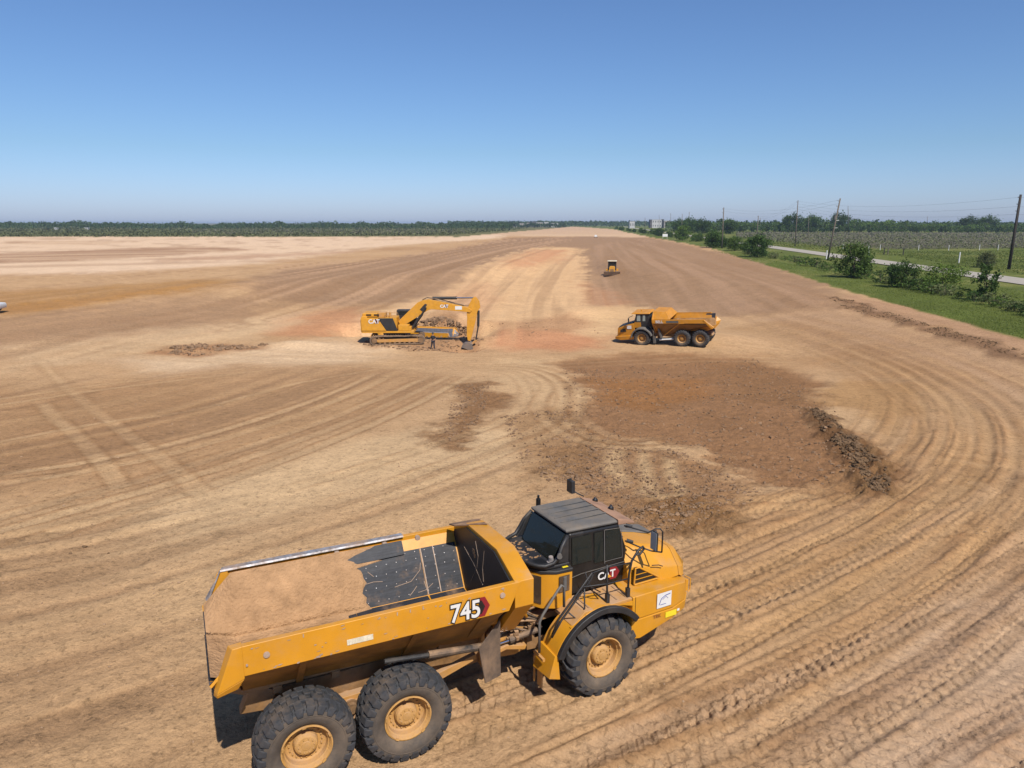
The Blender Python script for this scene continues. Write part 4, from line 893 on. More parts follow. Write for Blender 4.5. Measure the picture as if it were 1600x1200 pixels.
w3 = MB(); w3.cyl((3.82,-.966,2.46),(3.82,-.966,2.78),.045,n=10); FB(w3, 'filter_can', M_GREY)
ex = MB(); ex.cyl((3.62,-.70,2.96),(3.62,-.70,3.08),.10,n=14); ex.cyl((3.62,-.70,3.08),(3.60,-.72,3.20),.07,.05,n=12); FB(ex, 'filler_cap', M_WEAR)
yl = MB(); yl.box((3.80,-.92,2.968),(3.94,-.84,2.975)); FB(yl, 'lid_label', M_LY)
wl_ = MB(); wl_.cyl((3.70,-.92,3.30),(3.66,-.99,3.30),.05,.06,n=12); FB(wl_, 'work_lamp', M_GREY)
# handrails
def rail(pts, r=.022, name='handrail', m=None): 
    g = MB(); g.tube(pts, r, n=8); return FB(g, name, m or M_BKF, smooth=True)
rail([(2.98,-1.30,1.35),(2.97,-1.32,2.10),(3.05,-1.32,2.25),(3.42,-1.32,2.72),(3.52,-1.30,2.80),(3.60,-1.28,2.74),(3.62,-1.26,2.25)], .030, m=M_GREY)
rail([(3.22,-1.44,1.80),(3.34,-1.5,2.15),(4.18,-1.5,3.02),(4.24,-1.46,3.0),(4.20,-1.44,2.85),(3.44,-1.44,2.05),(3.22,-1.42,1.70)])
rail([(4.60,-1.50,2.18),(4.58,-1.50,2.70),(4.56,-1.50,3.12)], .024); rail([(5.16,-1.50,2.18),(5.18,-1.50,2.75),(5.24,-1.50,3.05),(5.42,-1.50,3.28),(5.56,-1.48,3.32),(5.62,-1.46,3.26),(5.50,-1.46,3.14),(5.36,-1.50,3.18)], .026)
rail([(4.18,-1.5,3.02),(4.58,-1.5,3.06),(5.20,-1.5,3.02)], .016); rail([(3.95,-1.5,2.75),(4.58,-1.5,2.66),(5.18,-1.5,2.64)], .016)
rail([(3.62,-1.46,2.2),(3.8,-1.5,2.02),(4.0,-1.5,2.22),(3.98,-1.5,2.7)], .018); rail([(4.1,-1.4,2.9),(4.35,-1.35,2.4),(4.5,-1.3,2.22)], .014)
rail([(4.2,-1.2,2.9),(4.35,-1.15,2.5),(4.7,-1.1,2.24)], .014)
for x in (4.60, 5.16): 
    g = MB(); g.box((x-.04,-1.54,2.205),(x+.04,-1.46,2.42)); FB(g, 'post_foot', M_BKF)
# mirrors
mi = rail([(5.46,-.90,3.62),(5.62,-1.15,3.60),(5.80,-1.35,3.56),(5.92,-1.45,3.66),(6.02,-1.50,3.66),(6.08,-1.52,3.58),(6.08,-1.52,3.08)], .018, 'mirror_arm')
rail([(5.48,-.92,3.25),(5.66,-1.2,3.18),(5.86,-1.42,3.12),(6.08,-1.52,3.08)], .018, 'mirror_arm')
rail([(5.92,-1.46,3.62),(5.92,-1.46,3.12)], .03, 'mirror_arm')
g = MB(); g.box((5.86,-1.60,3.16),(5.90,-1.36,3.62)); mir = FB(g, 'mirror', M_BKF, bev=.02)
g = MB(); g.box((5.852,-1.58,3.18),(5.858,-1.38,3.60)); g.build('mirror_glass', M_MIR, mir)
for p in ((5.50,-.9,3.62),(5.52,-.93,3.25)): 
    g = MB(); g.cyl(p, (p[0]+.12,p[1]-.10,p[2]-.02), .05, .03, n=10); FB(g, 'mirror_bracket', M_BKF)
g = MB(); g.box((5.16,.86,3.84),(5.26,1.10,4.16)); g.cyl((5.2,.98,4.16),(5.2,.98,4.22),.03,n=8); far_m = FB(g, 'mirror', M_BKF, bev=.02)
rail([(5.24,1.0,3.9),(5.4,.95,3.78),(5.52,.85,3.72)], .016, 'mirror_arm')
for p in ((5.66,.56,3.66),(5.72,-.02,3.65)):
    g = MB(); g.cyl((p[0],p[1],p[2]-.02),(p[0],p[1],p[2]+.05),.07,n=14); g.cyl((p[0],p[1],p[2]+.05),(p[0],p[1],p[2]+.10),.06,.03,n=14); FB(g, 'gps_dome', M_BK)
g = MB(); g.cyl((4.25,.95,3.6),(4.25,.95,3.86),.06,n=8); g.cyl((4.25,.95,3.86),(4.25,.95,3.95),.03,n=8); FB(g, 'beacon', M_BK)
# maker's mark on the door
g = MB(); cx, cz = 5.20, 2.50; g.prism([(cx-.1,cz+.15),(cx+.08,cz+.15),(cx+.18,cz),(cx+.08,cz-.15),(cx-.1,cz-.15)], -.885, -.89, axis=1); FB(g, 'door_hexagon', M_RED)
FT(text('door_lettering', 'CAT', (4.76, -.896, 2.415), RX, .25, M_WHITE, truck, off=.006))
g = MB(); g.prism([(4.99,2.415),(5.15,2.415),(5.07,2.50)], -.898, -.902, axis=1); F(g.build('lettering_triangle', mat('orange_vinyl', (.8,.38,.03), .5), truck))
#@@REST
# ------------------------------------------------------------------ third truck, in the pit behind the excavator
t3 = copy_tree(truck)
t3.location = (TRUCK3[0], TRUCK3[1], gz(TRUCK3[0]-2, TRUCK3[1])+.02); t3.rotation_euler = (0, 0, R(167))
t3['label'] = 'yellow dump truck down in the pit behind the excavator, only its tail showing'

# ------------------------------------------------------------------ second make of truck, nose down towards the pit (its left side faces us)
MYB = mat('amber_paint_far', (.62,.26,.015), .45, var=.15, dust=.15, scale=1.5)
MBR = mat('shaded_amber_paint', (.27,.12,.015), .6, var=.2, dust=.3)  # darker copy of the amber, with underside shade in its colour
bp_ = at(1076, 540); BH = R(151); b2 = empty('articulated_dump_truck', (bp_.x, bp_.y+1.2, 0), BH)
tag(b2, 'amber articulated dump truck with yellow cab roof nosing down towards the pit', 'dump truck')
hd_ = Vector((math.cos(BH), math.sin(BH)))
za = gz(bp_.x-hd_.x*1, bp_.y+1.2-hd_.y*1); zb_ = gz(bp_.x+hd_.x*4.4, bp_.y+1.2+hd_.y*4.4)
b2.location.z = za+(zb_-za)*1/5.4-.04; b2.rotation_mode = 'ZYX'; pit = -math.atan2(zb_-za, 5.4)
b2.rotation_mode = 'XYZ'; rol = -math.atan2(gz(bp_.x+1.3*hd_.y, bp_.y+1.2-1.3*hd_.x)-gz(bp_.x-1.3*hd_.y, bp_.y+1.2+1.3*hd_.x), 2.6)*1.0; b2.rotation_euler = (rol, pit, BH)
for x, st, f in ((-1.93,'far',1),(0,'far',1),(4.38,'far',1),(-1.93,'far',-1),(0,'far',-1),(4.38,'far',-1)):
    wheel('wheel', (x, f*1.2, .92), b2, Rr=.92, Wd=.68, face=f, style='far', Mrim=M_RIM if x > 1 else None)
c = MB()
for sg in (-1, 1):
    c.hexa([(-2.75,sg*1.52,2.62),(2.95,sg*1.52,2.62),(2.95,sg*1.66,2.62),(-2.75,sg*1.66,2.62),(-2.45,sg*1.50,3.02),(3.05,sg*1.50,3.02),(3.05,sg*1.62,3.02),(-2.45,sg*1.62,3.02)])
    c.prism([(-3.35,2.08),(-3.15,2.02),(-2.35,2.9),(-2.42,3.02)], sg*1.5, sg*1.66, axis=1)
c.build('side_rail', MYB, b2, bev=.01)['kind'] = 'stuff'
def s2(x, t): return [(x,-1.56,3.0-.85*t),(x,-1.2,2.1),(x,-.8,1.62+.35*t),(x,.8,1.62+.35*t),(x,1.2,2.1),(x,1.56,3.0-.85*t)]
c = MB(); c.loft([s2(-3.4,1), s2(-3.0,.55), s2(-2.5,.05), s2(0,0), s2(2.9,0)]); c.build('dump_bed', MYB, b2, solid=.06)
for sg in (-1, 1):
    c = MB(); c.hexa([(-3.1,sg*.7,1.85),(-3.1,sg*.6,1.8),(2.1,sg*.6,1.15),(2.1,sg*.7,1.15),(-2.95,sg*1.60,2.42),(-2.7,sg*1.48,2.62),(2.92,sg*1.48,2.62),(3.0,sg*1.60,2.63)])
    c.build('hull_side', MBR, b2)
    c = MB(); c.hexa([(-.9,sg*1.0,1.30),(-.7,sg*1.0,1.25),(-.7,sg*1.1,1.25),(-.9,sg*1.1,1.30),(.0,sg*1.60,2.62),(.2,sg*1.60,2.62),(.2,sg*1.66,2.62),(.0,sg*1.66,2.62)]) if False else c.tube([(2.0,sg*.98,1.15),(.1,sg*1.62,2.62),(-.4,sg*1.62,2.62)], .06); c.build('hull_rib', MYB, b2)
c = MB(); c.prism([(-1.64,2.64),(-1.64,3.06),(-1.0,3.78),(1.0,3.78),(1.64,3.06),(1.64,2.64),(.7,1.3),(-.7,1.3)], 2.95, 3.08, axis=0)
c.hexa([(1.15,-1.5,3.03),(3.05,-1.5,3.03),(3.05,1.5,3.03),(1.15,1.5,3.03),(1.65,-1.0,3.72),(3.05,-1.05,3.78),(3.05,1.05,3.78),(1.65,1.0,3.72)])
c.build('bed_canopy', MYB, b2, bev=.02)
c = MB(); c.loft([[(x, -.02-y*1.0, z) for y, z in ((1.50,2.92),(1.25,2.3))] for x in (-2.9,-1.5,.2)]); c.build('worn_bed_wall', M_LIN, b2, solid=.02)
c = MB(); c.prism([(-3.0,1.0),(-2.8,1.3),(2.0,1.35),(3.0,1.5),(3.0,1.0),(1.0,.8)], -.5, .5, axis=1); c.cyl((2.9,0,.6),(2.9,0,1.9),.2); c.prism([(3.0,.9),(3.0,1.6),(6.5,1.5),(6.9,1.0)], -.5, .5, axis=1)
for x in (-1.93,0,4.38): c.cyl((x,-1.1,.92),(x,1.1,.92),.16)
c.build('chassis', M_FRAME, b2)['kind'] = 'stuff'
c = MB(); c.tube([(.9,1.15,.80),(2.5,1.15,.70)], .09); c.build('exhaust_box', M_WHITE, b2)
c = MB(); c.prism([(2.15,.9),(2.35,.9),(2.62,1.95),(2.45,1.98)], 1.0, 1.3, axis=1); c.build('mud_flap', M_GREY, b2)
c = MB(); c.loft([[(5.3,-1.0,1.0),(5.3,-1.0,2.45),(5.3,1.0,2.45),(5.3,1.0,1.0)], [(6.6,-1.0,.85),(6.6,-.95,2.12),(6.6,.95,2.12),(6.6,1.0,.85)], [(7.4,-.85,.85),(7.3,-.75,1.86),(7.3,.75,1.86),(7.4,.85,.85)]], closed=True)
c.build('hood', MYB, b2, bev=.05)
c = MB(); c.loft([[(5.25,-1.25,.75),(5.25,-1.25,1.15),(5.25,1.25,1.15),(5.25,1.25,.75)], [(6.9,-1.25,.62),(6.9,-1.25,1.05),(6.9,1.25,1.05),(6.9,1.25,.62)], [(7.65,-.9,.70),(7.6,-.9,.95),(7.6,.9,.95),(7.65,.9,.70)]], closed=True); c.build('bumper_skirt', MYB, b2, bev=.03)
c = MB(); c.prism([(6.2,1.98),(5.6,2.12),(5.5,2.48),(7.2,1.98),(7.2,1.90)], -.7, .7, axis=1); c.prism([(6.25,1.55),(6.95,1.45),(6.9,1.75),(6.3,1.9)], 1.0, 1.02, axis=1); c.build('hood_vent', M_BKF, b2)['kind'] = 'stuff'
c = MB(); c.box((5.62,1.005,1.85),(6.12,1.03,2.22)); c.build('company_sticker', M_WHITE, b2)
for sg in (-1, 1):
    c = MB(); a = [(4.38+1.22*math.cos(t), .92+1.16*math.sin(t)) for t in np.linspace(R(5), R(165), 14)]; b = [(4.38+1.08*math.cos(t), .92+1.02*math.sin(t)) for t in np.linspace(R(5), R(165), 14)][::-1]
    c.prism(a+b, sg*.9, sg*1.62, axis=1); c.build('fender', M_GREY, b2, bev=.02)
    c = MB(); c.box((2.95,sg*.95,.3),(3.2,sg*1.2,1.1)); c.tube([(3.15,sg*1.4,.9),(3.0,sg*1.4,1.6),(3.4,sg*1.3,2.2)], .03); c.build('access_step', M_GREY, b2)
c = MB(); c.loft([[(3.5,-.82,1.9),(5.3,-.85,1.9),(5.3,.85,1.9),(3.5,.82,1.9)], [(3.5,-.84,2.6),(5.35,-.86,2.6),(5.35,.86,2.6),(3.5,.84,2.6)], [(3.75,-.75,3.45),(5.05,-.75,3.45),(5.05,.75,3.45),(3.75,.75,3.45)]], closed=True); c.build('cab', M_BKF, b2, bev=.04)
c = MB(); c.box((4.55,.865,1.95),(5.28,.88,2.55)); c.build('cab_door_panel', MYB, b2)
for x0, x1 in ((4.6,5.0),(4.05,4.35)):
    c = MB(); c.hexa([(x0,.86,2.68),(x1,.86,2.68),(x1,.875,2.68),(x0,.875,2.68),(x0,.775,3.35),(x1-.05,.775,3.35),(x1-.05,.79,3.35),(x0,.79,3.35)]); c.build('window', mat('pale_reflecting_glass', (.32,.36,.33), .1) if 'pale_reflecting_glass' not in MATS else MATS['pale_reflecting_glass'], b2)
c = MB(); c.loft([[(3.5,-.9,3.46),(5.6,-.9,3.46),(5.6,.9,3.46),(3.5,.9,3.46)], [(3.6,-.8,3.62),(5.45,-.8,3.60),(5.45,.8,3.60),(3.6,.8,3.62)]], closed=True); c.cyl((4.7,0,3.6),(4.7,0,3.78),.05); c.build('cab_roof', MYB, b2, bev=.04)
c = MB(); c.box((5.75,1.15,2.55),(5.82,1.40,3.1)); c.tube([(5.4,.85,3.3),(5.7,1.2,3.2),(5.78,1.27,3.1)], .03); c.build('mirror', M_BKF, b2)
c = MB(); c.box((5.75,-1.40,2.6),(5.82,-1.15,3.1)); c.tube([(5.4,-.85,3.3),(5.78,-1.27,3.1)], .03); c.build('mirror', M_BKF, b2)
text('side_lettering', 'BELL', (2.65, 1.69, 2.68), (PI/2, 0, PI), .40, M_WHITE, b2, off=.012)
c = MB(); c.box((.2,1.662,2.68),(1.5,1.668,2.92)); c.build('grey_side_stripe', M_GREY, b2)

# ------------------------------------------------------------------ excavator (its right side faces us)
ep = Vector((-12.75, 78.0, 0)); ex = empty('excavator', (ep.x, ep.y+1.2, gz(ep.x, ep.y+1.2)), 0)
tag(ex, 'yellow tracked excavator digging at the edge of the pit, boom raised to the right', 'excavator')
UR = R(7)
un = MB()
def track(yc):
    c = MB(); h = .32; pts = []
    n = 15
    for i in range(n): a = R(90)+PI*i/(n-1); pts.append((-2.45+.46*math.cos(a), .48+.46*math.sin(a)))
    for i in range(n): a = -R(90)+PI*i/(n-1); pts.append((2.55+.42*math.cos(a), .50+.42*math.sin(a)))
    top = [(1.6,1.03),(.8,.97),(.0,1.01),(-.8,.98),(-1.6,1.03)]; pts += top
    inn = [(x*.965, .50+(z-.50)*.80) for x, z in pts]
    m = len(pts); vs = []
    for yy in (yc-h, yc+h): vs += [(x, yy, z) for x, z in pts]+[(x, yy, z) for x, z in inn]
    fs = []
    for i in range(m):
        j = (i+1) % m; fs += [(i,j,2*m+j,2*m+i),(m+i,m+j,3*m+j,3*m+i),(i,j,m+j,m+i),(2*m+i,2*m+j,3*m+j,3*m+i)]
    c.add(vs, fs)
    P = [Vector((x, 0, z)) for x, z in pts]
    for i in range(m):
        a, b = P[i], P[(i+1) % m]; L = (b-a).length; k = max(1, int(L/.22))
        for q in range(k):
            p = a.lerp(b, (q+.5)/k); d = (b-a).normalized(); nn = Vector((d.z, 0, -d.x)); 
            if nn.dot(p-Vector((0,0,.5))) < 0: nn = -nn
            c.box((p.x-.03+nn.x*.02, yc-h, p.z-.03+nn.z*.02), (p.x+.03+nn.x*.04, yc+h, p.z+.03+nn.z*.04))
    return c
M_TRK = mat('track_steel_dusty', (.10,.075,.055), .7, var=.5, scale=5, dust=.5)
def rotu(o): o.rotation_euler = (0, 0, UR); return o
for yc in (-1.45, 1.45):
    rotu(track(yc).build('crawler_track', M_TRK, ex))
    c = MB(); c.prism([(-2.1,.30),(-2.3,.62),(2.4,.66),(2.2,.30)], yc-.24, yc+.24, axis=1); rotu(c.build('track_frame', M_YD, ex))
    c = MB()
    for x in (-2.45, 2.55): c.cyl((x,yc-.30,.49),(x,yc+.30,.49),.30,n=16)
    rotu(c.build('sprocket', M_MECH, ex))['kind'] = 'stuff'
    c = MB()
    for i in range(8): c.cyl((-1.85+.53*i,yc-.28,.22),(-1.85+.53*i,yc+.28,.22),.12,n=10)
    rotu(c.build('rollers', M_MECH, ex))['kind'] = 'stuff'
c = MB(); c.box((-1.3,-1.2,.5),(1.3,1.2,.95)); c.cyl((0,0,.9),(0,0,1.28),.85,n=24); c.build('swing_ring', M_BKF, ex)
HR = R(0)
c = MB(); c.box((-3.6,-1.55,1.28),(2.05,1.55,1.52)); c.build('deck_frame', M_YF, ex, bev=.02)
c = MB(); c.prism([(-3.62,1.53),(-3.68,2.95),(-1.85,2.90),(-.95,1.53)], -1.62, -1.50, axis=1); c.build('side_panel', M_YF, ex, bev=.02)
c = MB(); c.prism([(-1.82,2.90),(-.20,2.90),(.30,1.55),(-.92,1.55)], -1.60, -1.50, axis=1); c.build('mesh_door', M_BKF, ex, bev=.02)
c = MB(); c.prism([(-3.70,1.3),(-3.75,1.6),(-3.75,2.6),(-3.6,3.1),(-3.0,3.1),(-3.0,1.3)], -1.5, 1.5, axis=1); c.build('counterweight', M_YF, ex, bev=.06)
c = MB(); c.box((-2.98,-1.48,1.53),(.2,.5,2.93)); c.build('engine_house', M_YF, ex, bev=.03)
c = MB(); c.box((-3.55,-1.3,3.0),(-1.9,.9,3.40)); c.build('engine_hood', M_YF, ex, bev=.06)
for x in (-2.85, -2.0): 
    c = MB(); c.box((x-.28,-1.32,3.14),(x+.28,-1.30,3.30)); c.build('hood_slot', M_BK, ex)
c = MB(); c.box((-1.85,-1.2,2.94),(-1.0,-.2,3.48)); c.cyl((-.6,-.8,2.9),(-.6,-.8,3.5),.14); c.build('tank', M_YD, ex, bev=.05)
c = MB(); c.tube([(-1.0,-1.45,2.9),(-1.0,-1.45,3.5),(.3,-1.45,3.5),(.6,-1.45,2.6)], .025); c.tube([(-1.0,-1.45,3.2),(.4,-1.45,3.2)], .02); c.build('handrail', M_YD, ex)
c = MB(); c.loft([[(-.15,.55,1.55),(2.0,.55,1.55),(2.0,1.5,1.55),(-.15,1.5,1.55)], [(-.15,.55,2.6),(2.15,.55,2.4),(2.15,1.5,2.4),(-.15,1.5,2.6)], [(-.1,.60,3.55),(1.55,.60,3.55),(1.55,1.45,3.55),(-.1,1.45,3.55)]], closed=True); c.build('cab', M_BKF, ex, bev=.05)
c = MB(); c.hexa([(.1,.535,2.0),(1.9,.535,2.0),(1.9,.545,2.0),(.1,.545,2.0),(.1,.585,3.4),(1.45,.585,3.4),(1.45,.595,3.4),(.1,.595,3.4)]); c.build('window', M_GL, ex)
c = MB(); c.box((.35,-1.5,1.53),(1.5,-.5,2.15)); c.box((1.5,-1.5,1.53),(1.75,-.6,1.95)); c.build('front_step_box', M_YF, ex, bev=.03)
# boom, stick, bucket: profiles in (x, z)
c = MB(); c.prism([(.35,2.05),(.20,2.42),(.55,2.75),(2.35,4.45),(2.95,4.72),(3.65,4.80),(4.4,4.68),(7.95,3.92),(8.35,3.62),(8.15,3.38),(7.2,3.50),(3.9,3.74),(3.45,3.60),(2.55,3.02),(.95,2.02),(.6,1.85)], -.38, .38, axis=1); c.build('boom', M_YF, ex, bev=.03)
for sg in (-1, 1):
    c = MB(); c.cyl((1.5,sg*.55,1.35),(2.75,sg*.55,3.1),.15,n=12); c.build('boom_cylinder', M_BKF, ex)
    c = MB(); c.cyl((2.75,sg*.55,3.1),(3.35,sg*.55,3.95),.09,n=12); c.build('boom_cylinder_rod', M_BKF, ex)
c = MB(); c.prism([(2.6,3.7),(3.2,4.35),(3.45,4.25),(2.9,3.5)], -.405, -.385, axis=1); c.build('boom_dark_patch', M_BKF, ex)
c = MB(); c.tube([(2.9,-.2,4.75),(3.4,-.2,4.98),(4.5,-.2,4.86),(7.4,-.2,4.12),(8.2,-.2,4.2)], .04); c.tube([(2.9,.2,4.75),(3.4,.2,4.98),(4.5,.2,4.86),(7.4,.2,4.12)], .04); c.build('boom_hoses', M_HOSE, ex)['kind'] = 'stuff'
c = MB(); c.cyl((4.0,0,4.92),(6.7,0,4.94),.17,n=14); c.build('stick_cylinder', M_BKF, ex)
c = MB(); c.cyl((6.7,0,4.94),(8.55,0,4.96),.09,n=12); c.build('stick_cylinder_rod', M_CHR, ex)
c = MB(); c.prism([(8.55,5.08),(8.35,4.85),(8.0,4.2),(7.75,3.55),(7.80,2.8),(7.72,1.0),(7.82,.25),(8.1,.15),(8.25,.6),(8.75,2.5),(8.95,3.5),(9.25,3.9),(9.15,4.6),(8.8,5.05)], -.26, .26, axis=1); c.build('stick', M_YF, ex, bev=.03)
c = MB(); c.cyl((9.05,0,3.55),(9.0,0,1.8),.14,n=12); c.build('bucket_cylinder', M_BKF, ex)
c = MB(); c.cyl((9.0,0,1.8),(8.72,0,.25),.08,n=12); c.build('bucket_cylinder_rod', M_BKF, ex)
c = MB(); c.prism([(8.72,.35),(8.82,.15),(8.2,-.35),(8.05,-.2)], -.2, .2, axis=1); c.build('bucket_link', M_YD, ex, bev=.02)
c = MB(); bk = [(8.35,-.10),(7.9,.12),(7.55,.02),(7.25,-.22),(7.15,-.42)]
o_ = [(x, z) for x, z in bk]; i_ = [(x+.07, z-.07) for x, z in bk][::-1]
c.prism(o_+i_, -.78, .78, axis=1)
for sg in (-1, 1): c.prism(bk+[(7.5,-.55),(8.25,-.85),(8.42,-.5)], sg*.78, sg*.84, axis=1)
for k in range(5): c.prism([(8.3,-.55),(8.42,-.5),(8.62,-1.0)], -.7+.32*k, -.6+.32*k, axis=1)
c.build('bucket', mat('bucket_steel', (.16,.15,.145), .6, metal=.3, dust=.4), ex, bev=0)
for x, z, s, nm, yy in ((-2.85,2.35,.62,'body_lettering',-1.63),(4.85,3.92,.46,'boom_lettering',-.39)):
    c = MB(); h_ = s*.55; c.prism([(x+s*1.15,z-.1*s),(x+s*1.15,z+s*.82),(x+s*1.75,z+s*.7),(x+s*1.95,z+s*.36),(x+s*1.75,z)], yy, yy-.006, axis=1); c.build('lettering_hexagon', mat('dark_brown_vinyl', (.12,.02,.01), .5) if 'dark_brown_vinyl' not in MATS else MATS['dark_brown_vinyl'], ex)
    text(nm, 'CAT', (x, yy-.012, z), RX, s, M_WHITE, ex, off=.018)
    c = MB(); c.prism([(x+s*.85,z),(x+s*1.15,z),(x+s*1.0,z+s*.3)], yy-.03, yy-.034, axis=1); c.build('lettering_triangle', MATS['orange_vinyl'], ex)
c = MB(); c.box((6.5,-.392,3.70),(7.25,-.386,4.08)); c.build('company_sticker', M_WHITE, ex)

# ------------------------------------------------------------------ bulldozer far up the slope, blade towards us
dp = at(956, 431); dz = empty('bulldozer', (dp.x, dp.y, gz(dp.x, dp.y)), R(-8)); dz.scale = (1.12,)*3; tag(dz, 'small yellow bulldozer with wide blade facing the camera on the far grooved slope', 'bulldozer')
for sg in (-1, 1):
    c = MB(); c.prism([(-.2,0),(-.5,.35),(-.2,.85),(2.8,.85),(3.1,.4),(2.8,0)], sg*.85, sg*1.35, axis=0) if False else c.prism([(sg*.75,0),(sg*1.30,0),(sg*1.30,.85),(sg*.75,.85)], .4, 3.3, axis=1); c.build('crawler_track', M_TRK, dz, bev=.08)
    c = MB(); c.hexa([(sg*1.0,.3,.4),(sg*1.15,.3,.4),(sg*1.15,-.2,.35),(sg*1.0,-.2,.35),(sg*1.0,.3,.6),(sg*1.15,.3,.6),(sg*1.15,-.2,.6),(sg*1.0,-.2,.6)]); c.build('push_arm', M_YF, dz)
bl_ = [(-.25+.12*math.cos(a*2), z) for a, z in ((0,.05),(.5,.3),(.8,.6),(1.0,.85))]
c = MB(); c.prism([(y, z) for y, z in bl_]+[(y+.08, z) for y, z in bl_[::-1]], -1.65, 1.65, axis=0); c.build('blade', mat('blade_steel', (.10,.06,.04), .6, dust=.4), dz)
c = MB(); c.prism([(-.58,.5),(.58,.5),(.58,1.65),(.42,1.85),(-.42,1.85),(-.58,1.65)], .1, 1.9, axis=1); c.build('hood', M_YF, dz, bev=.04)
c = MB(); c.box((-.35,.06,.8),(.35,.09,1.35)); c.build('radiator_grille', M_FRAME, dz)
c = MB(); c.box((-.85,1.92,1.0),(.85,3.2,2.75)); c.build('cab', M_BKF, dz, bev=.06)
c = MB(); c.box((-.7,1.90,1.95),(.7,1.915,2.6)); c.build('window', M_GL, dz)
c = MB(); c.box((-.95,1.6,2.76),(.95,3.3,2.92)); c.build('cab_roof', mat('cream_paint', (.72,.66,.50), .6), dz, bev=.03)
c = MB(); c.box((-1.25,1.7,.9),(-.86,3.1,1.25)); c.box((.86,1.7,.9),(1.25,3.1,1.25)); c.build('side_tank', M_YF, dz)['kind'] = 'stuff'

# ------------------------------------------------------------------ standing worker
pp = at(677, 546); pe = empty('person', (pp.x, pp.y, gz(pp.x, pp.y)), R(-20)); tag(pe, 'person in dark shirt and dark trousers standing before the excavator, weight on one leg', 'person')
def skinfig(name, V, E_, rad, m, parent, lev=1):
    me = bpy.data.meshes.new(name); me.from_pydata(V, E_, []); o = bpy.data.objects.new(name, me); COL.objects.link(o); o.parent = parent
    k = o.modifiers.new('s', 'SKIN'); k.use_smooth_shade = True
    for i, r_ in enumerate(rad):
        d = me.skin_vertices[0].data[i]; d.radius = r_ if isinstance(r_, tuple) else (r_, r_); d.use_root = i == 0
    q = o.modifiers.new('u', 'SUBSURF'); q.levels = lev; q.render_levels = lev; me.materials.append(m); return o
MSK = mat('skin', (.35,.19,.12), .6); MSH = mat('dark_shirt', (.02,.022,.028), .9); MJN = mat('dark_jeans', (.03,.035,.055), .9)
V = [(0,0,.98),(0,0,1.15),(0,-.02,1.38),(0,-.02,1.50),(0,-.03,1.62),(0,-.03,1.74),
     (.19,-.01,1.42),(.27,.02,1.16),(.16,-.12,1.02),(-.19,-.01,1.42),(-.27,.03,1.16),(-.16,-.14,1.05),
     (.10,0,.92),(.13,-.05,.50),(.16,-.02,.09),(.17,-.14,.04),(-.10,0,.92),(-.17,.02,.50),(-.30,.04,.09),(-.34,-.10,.04),(.10,-.18,1.0),(-.10,-.20,1.04)]
Ed = [(0,1),(1,2),(2,3),(3,4),(4,5),(2,6),(6,7),(7,8),(2,9),(9,10),(10,11),(0,12),(12,13),(13,14),(14,15),(0,16),(16,17),(17,18),(18,19),(8,20),(11,21)]
Rd = [(.15,.11),(.14,.10),(.17,.11),.06,.09,.075,.065,.05,.04,.065,.05,.04,.095,.07,.05,.045,.095,.07,.05,.045,.04,.04]
skinfig('body', V, Ed, Rd, MSK, pe)
skinfig('shirt', [(0,0,.97),(0,0,1.15),(0,-.02,1.36),(0,-.02,1.46),(.19,-.01,1.42),(.26,.02,1.20),(-.19,-.01,1.42),(-.26,.03,1.20)], [(0,1),(1,2),(2,3),(2,4),(4,5),(2,6),(6,7)], [(.17,.13),(.165,.125),(.20,.135),.075,.09,.07,.09,.07], MSH, pe)
skinfig('trousers', [(0,0,.98),(.10,0,.90),(.13,-.05,.50),(.16,-.02,.10),(-.10,0,.90),(-.17,.02,.50),(-.30,.04,.10)], [(0,1),(1,2),(2,3),(0,4),(4,5),(5,6)], [(.17,.13),.115,.09,.075,.115,.09,.075], MJN, pe)
for a in ((.16,-.06),(-.31,-.01)):
    c = MB(); c.box((a[0]-.055,a[1]-.14,.0),(a[0]+.055,a[1]+.12,.11)); c.build('boot', M_BKF, pe, bev=.03)
c = MB(); c.lathe([(0,.13),(.02,.125),(.10,.10),(.14,.001)], n=16); c.fn = lambda p: (p[0], p[2]-.03, p[1]+1.73); c.build('cap', M_BKF, pe, smooth=True)

# ------------------------------------------------------------------ small far vehicles and signs
def pickup(px, py, rz, m, label, s=1.0, name='pickup_truck', cat='pickup truck'):
    p = at(px, py); o = empty(name, (p.x, p.y, gz(p.x, p.y)), rz); tag(o, label, cat)
    c = MB(); c.prism([(-2.7,.45),(-2.7,1.05),(.4,1.08),(.55,1.1),(1.3,1.12),(2.65,1.02),(2.75,.75),(2.7,.4)], -.98, .98, axis=1); c.build('body', m, o, bev=.06)
    c = MB(); c.prism([(-1.3,1.08),(-1.15,1.78),(.45,1.80),(1.25,1.11)], -.85, .85, axis=1); c.build('cabin', m, o, bev=.06)
    c = MB(); c.prism([(-1.15,1.16),(-1.02,1.66),(.40,1.68),(1.0,1.16)], -.87, .87, axis=1); c.build('window', M_GL, o)
    for x in (-1.75, 1.75):
        for y in (-.86, .86):
            c = MB(); c.cyl((x,y-.13,.40),(x,y+.13,.40),.40,n=20); q = c.build('wheel', M_RUB, o)
            c = MB(); c.cyl((x,y-.14,.40),(x,y+.14,.40),.22,n=14); c.build('rim', M_WEAR, q)
    return o
M_WP = mat('white_paint', (.74,.74,.73), .3, var=.03)
pickup(-33, 487, R(12), M_WP, 'white pickup truck cut off by the left edge of the picture')
pickup(931, 371, R(80), M_WP, 'tiny white pickup truck parked on the pale strip near the horizon')
p = at(1039, 373); o = empty('site_sign', (p.x, p.y, gz(p.x, p.y)), 0); tag(o, 'blank white sign board on two legs at the far end of the hedge', 'sign')
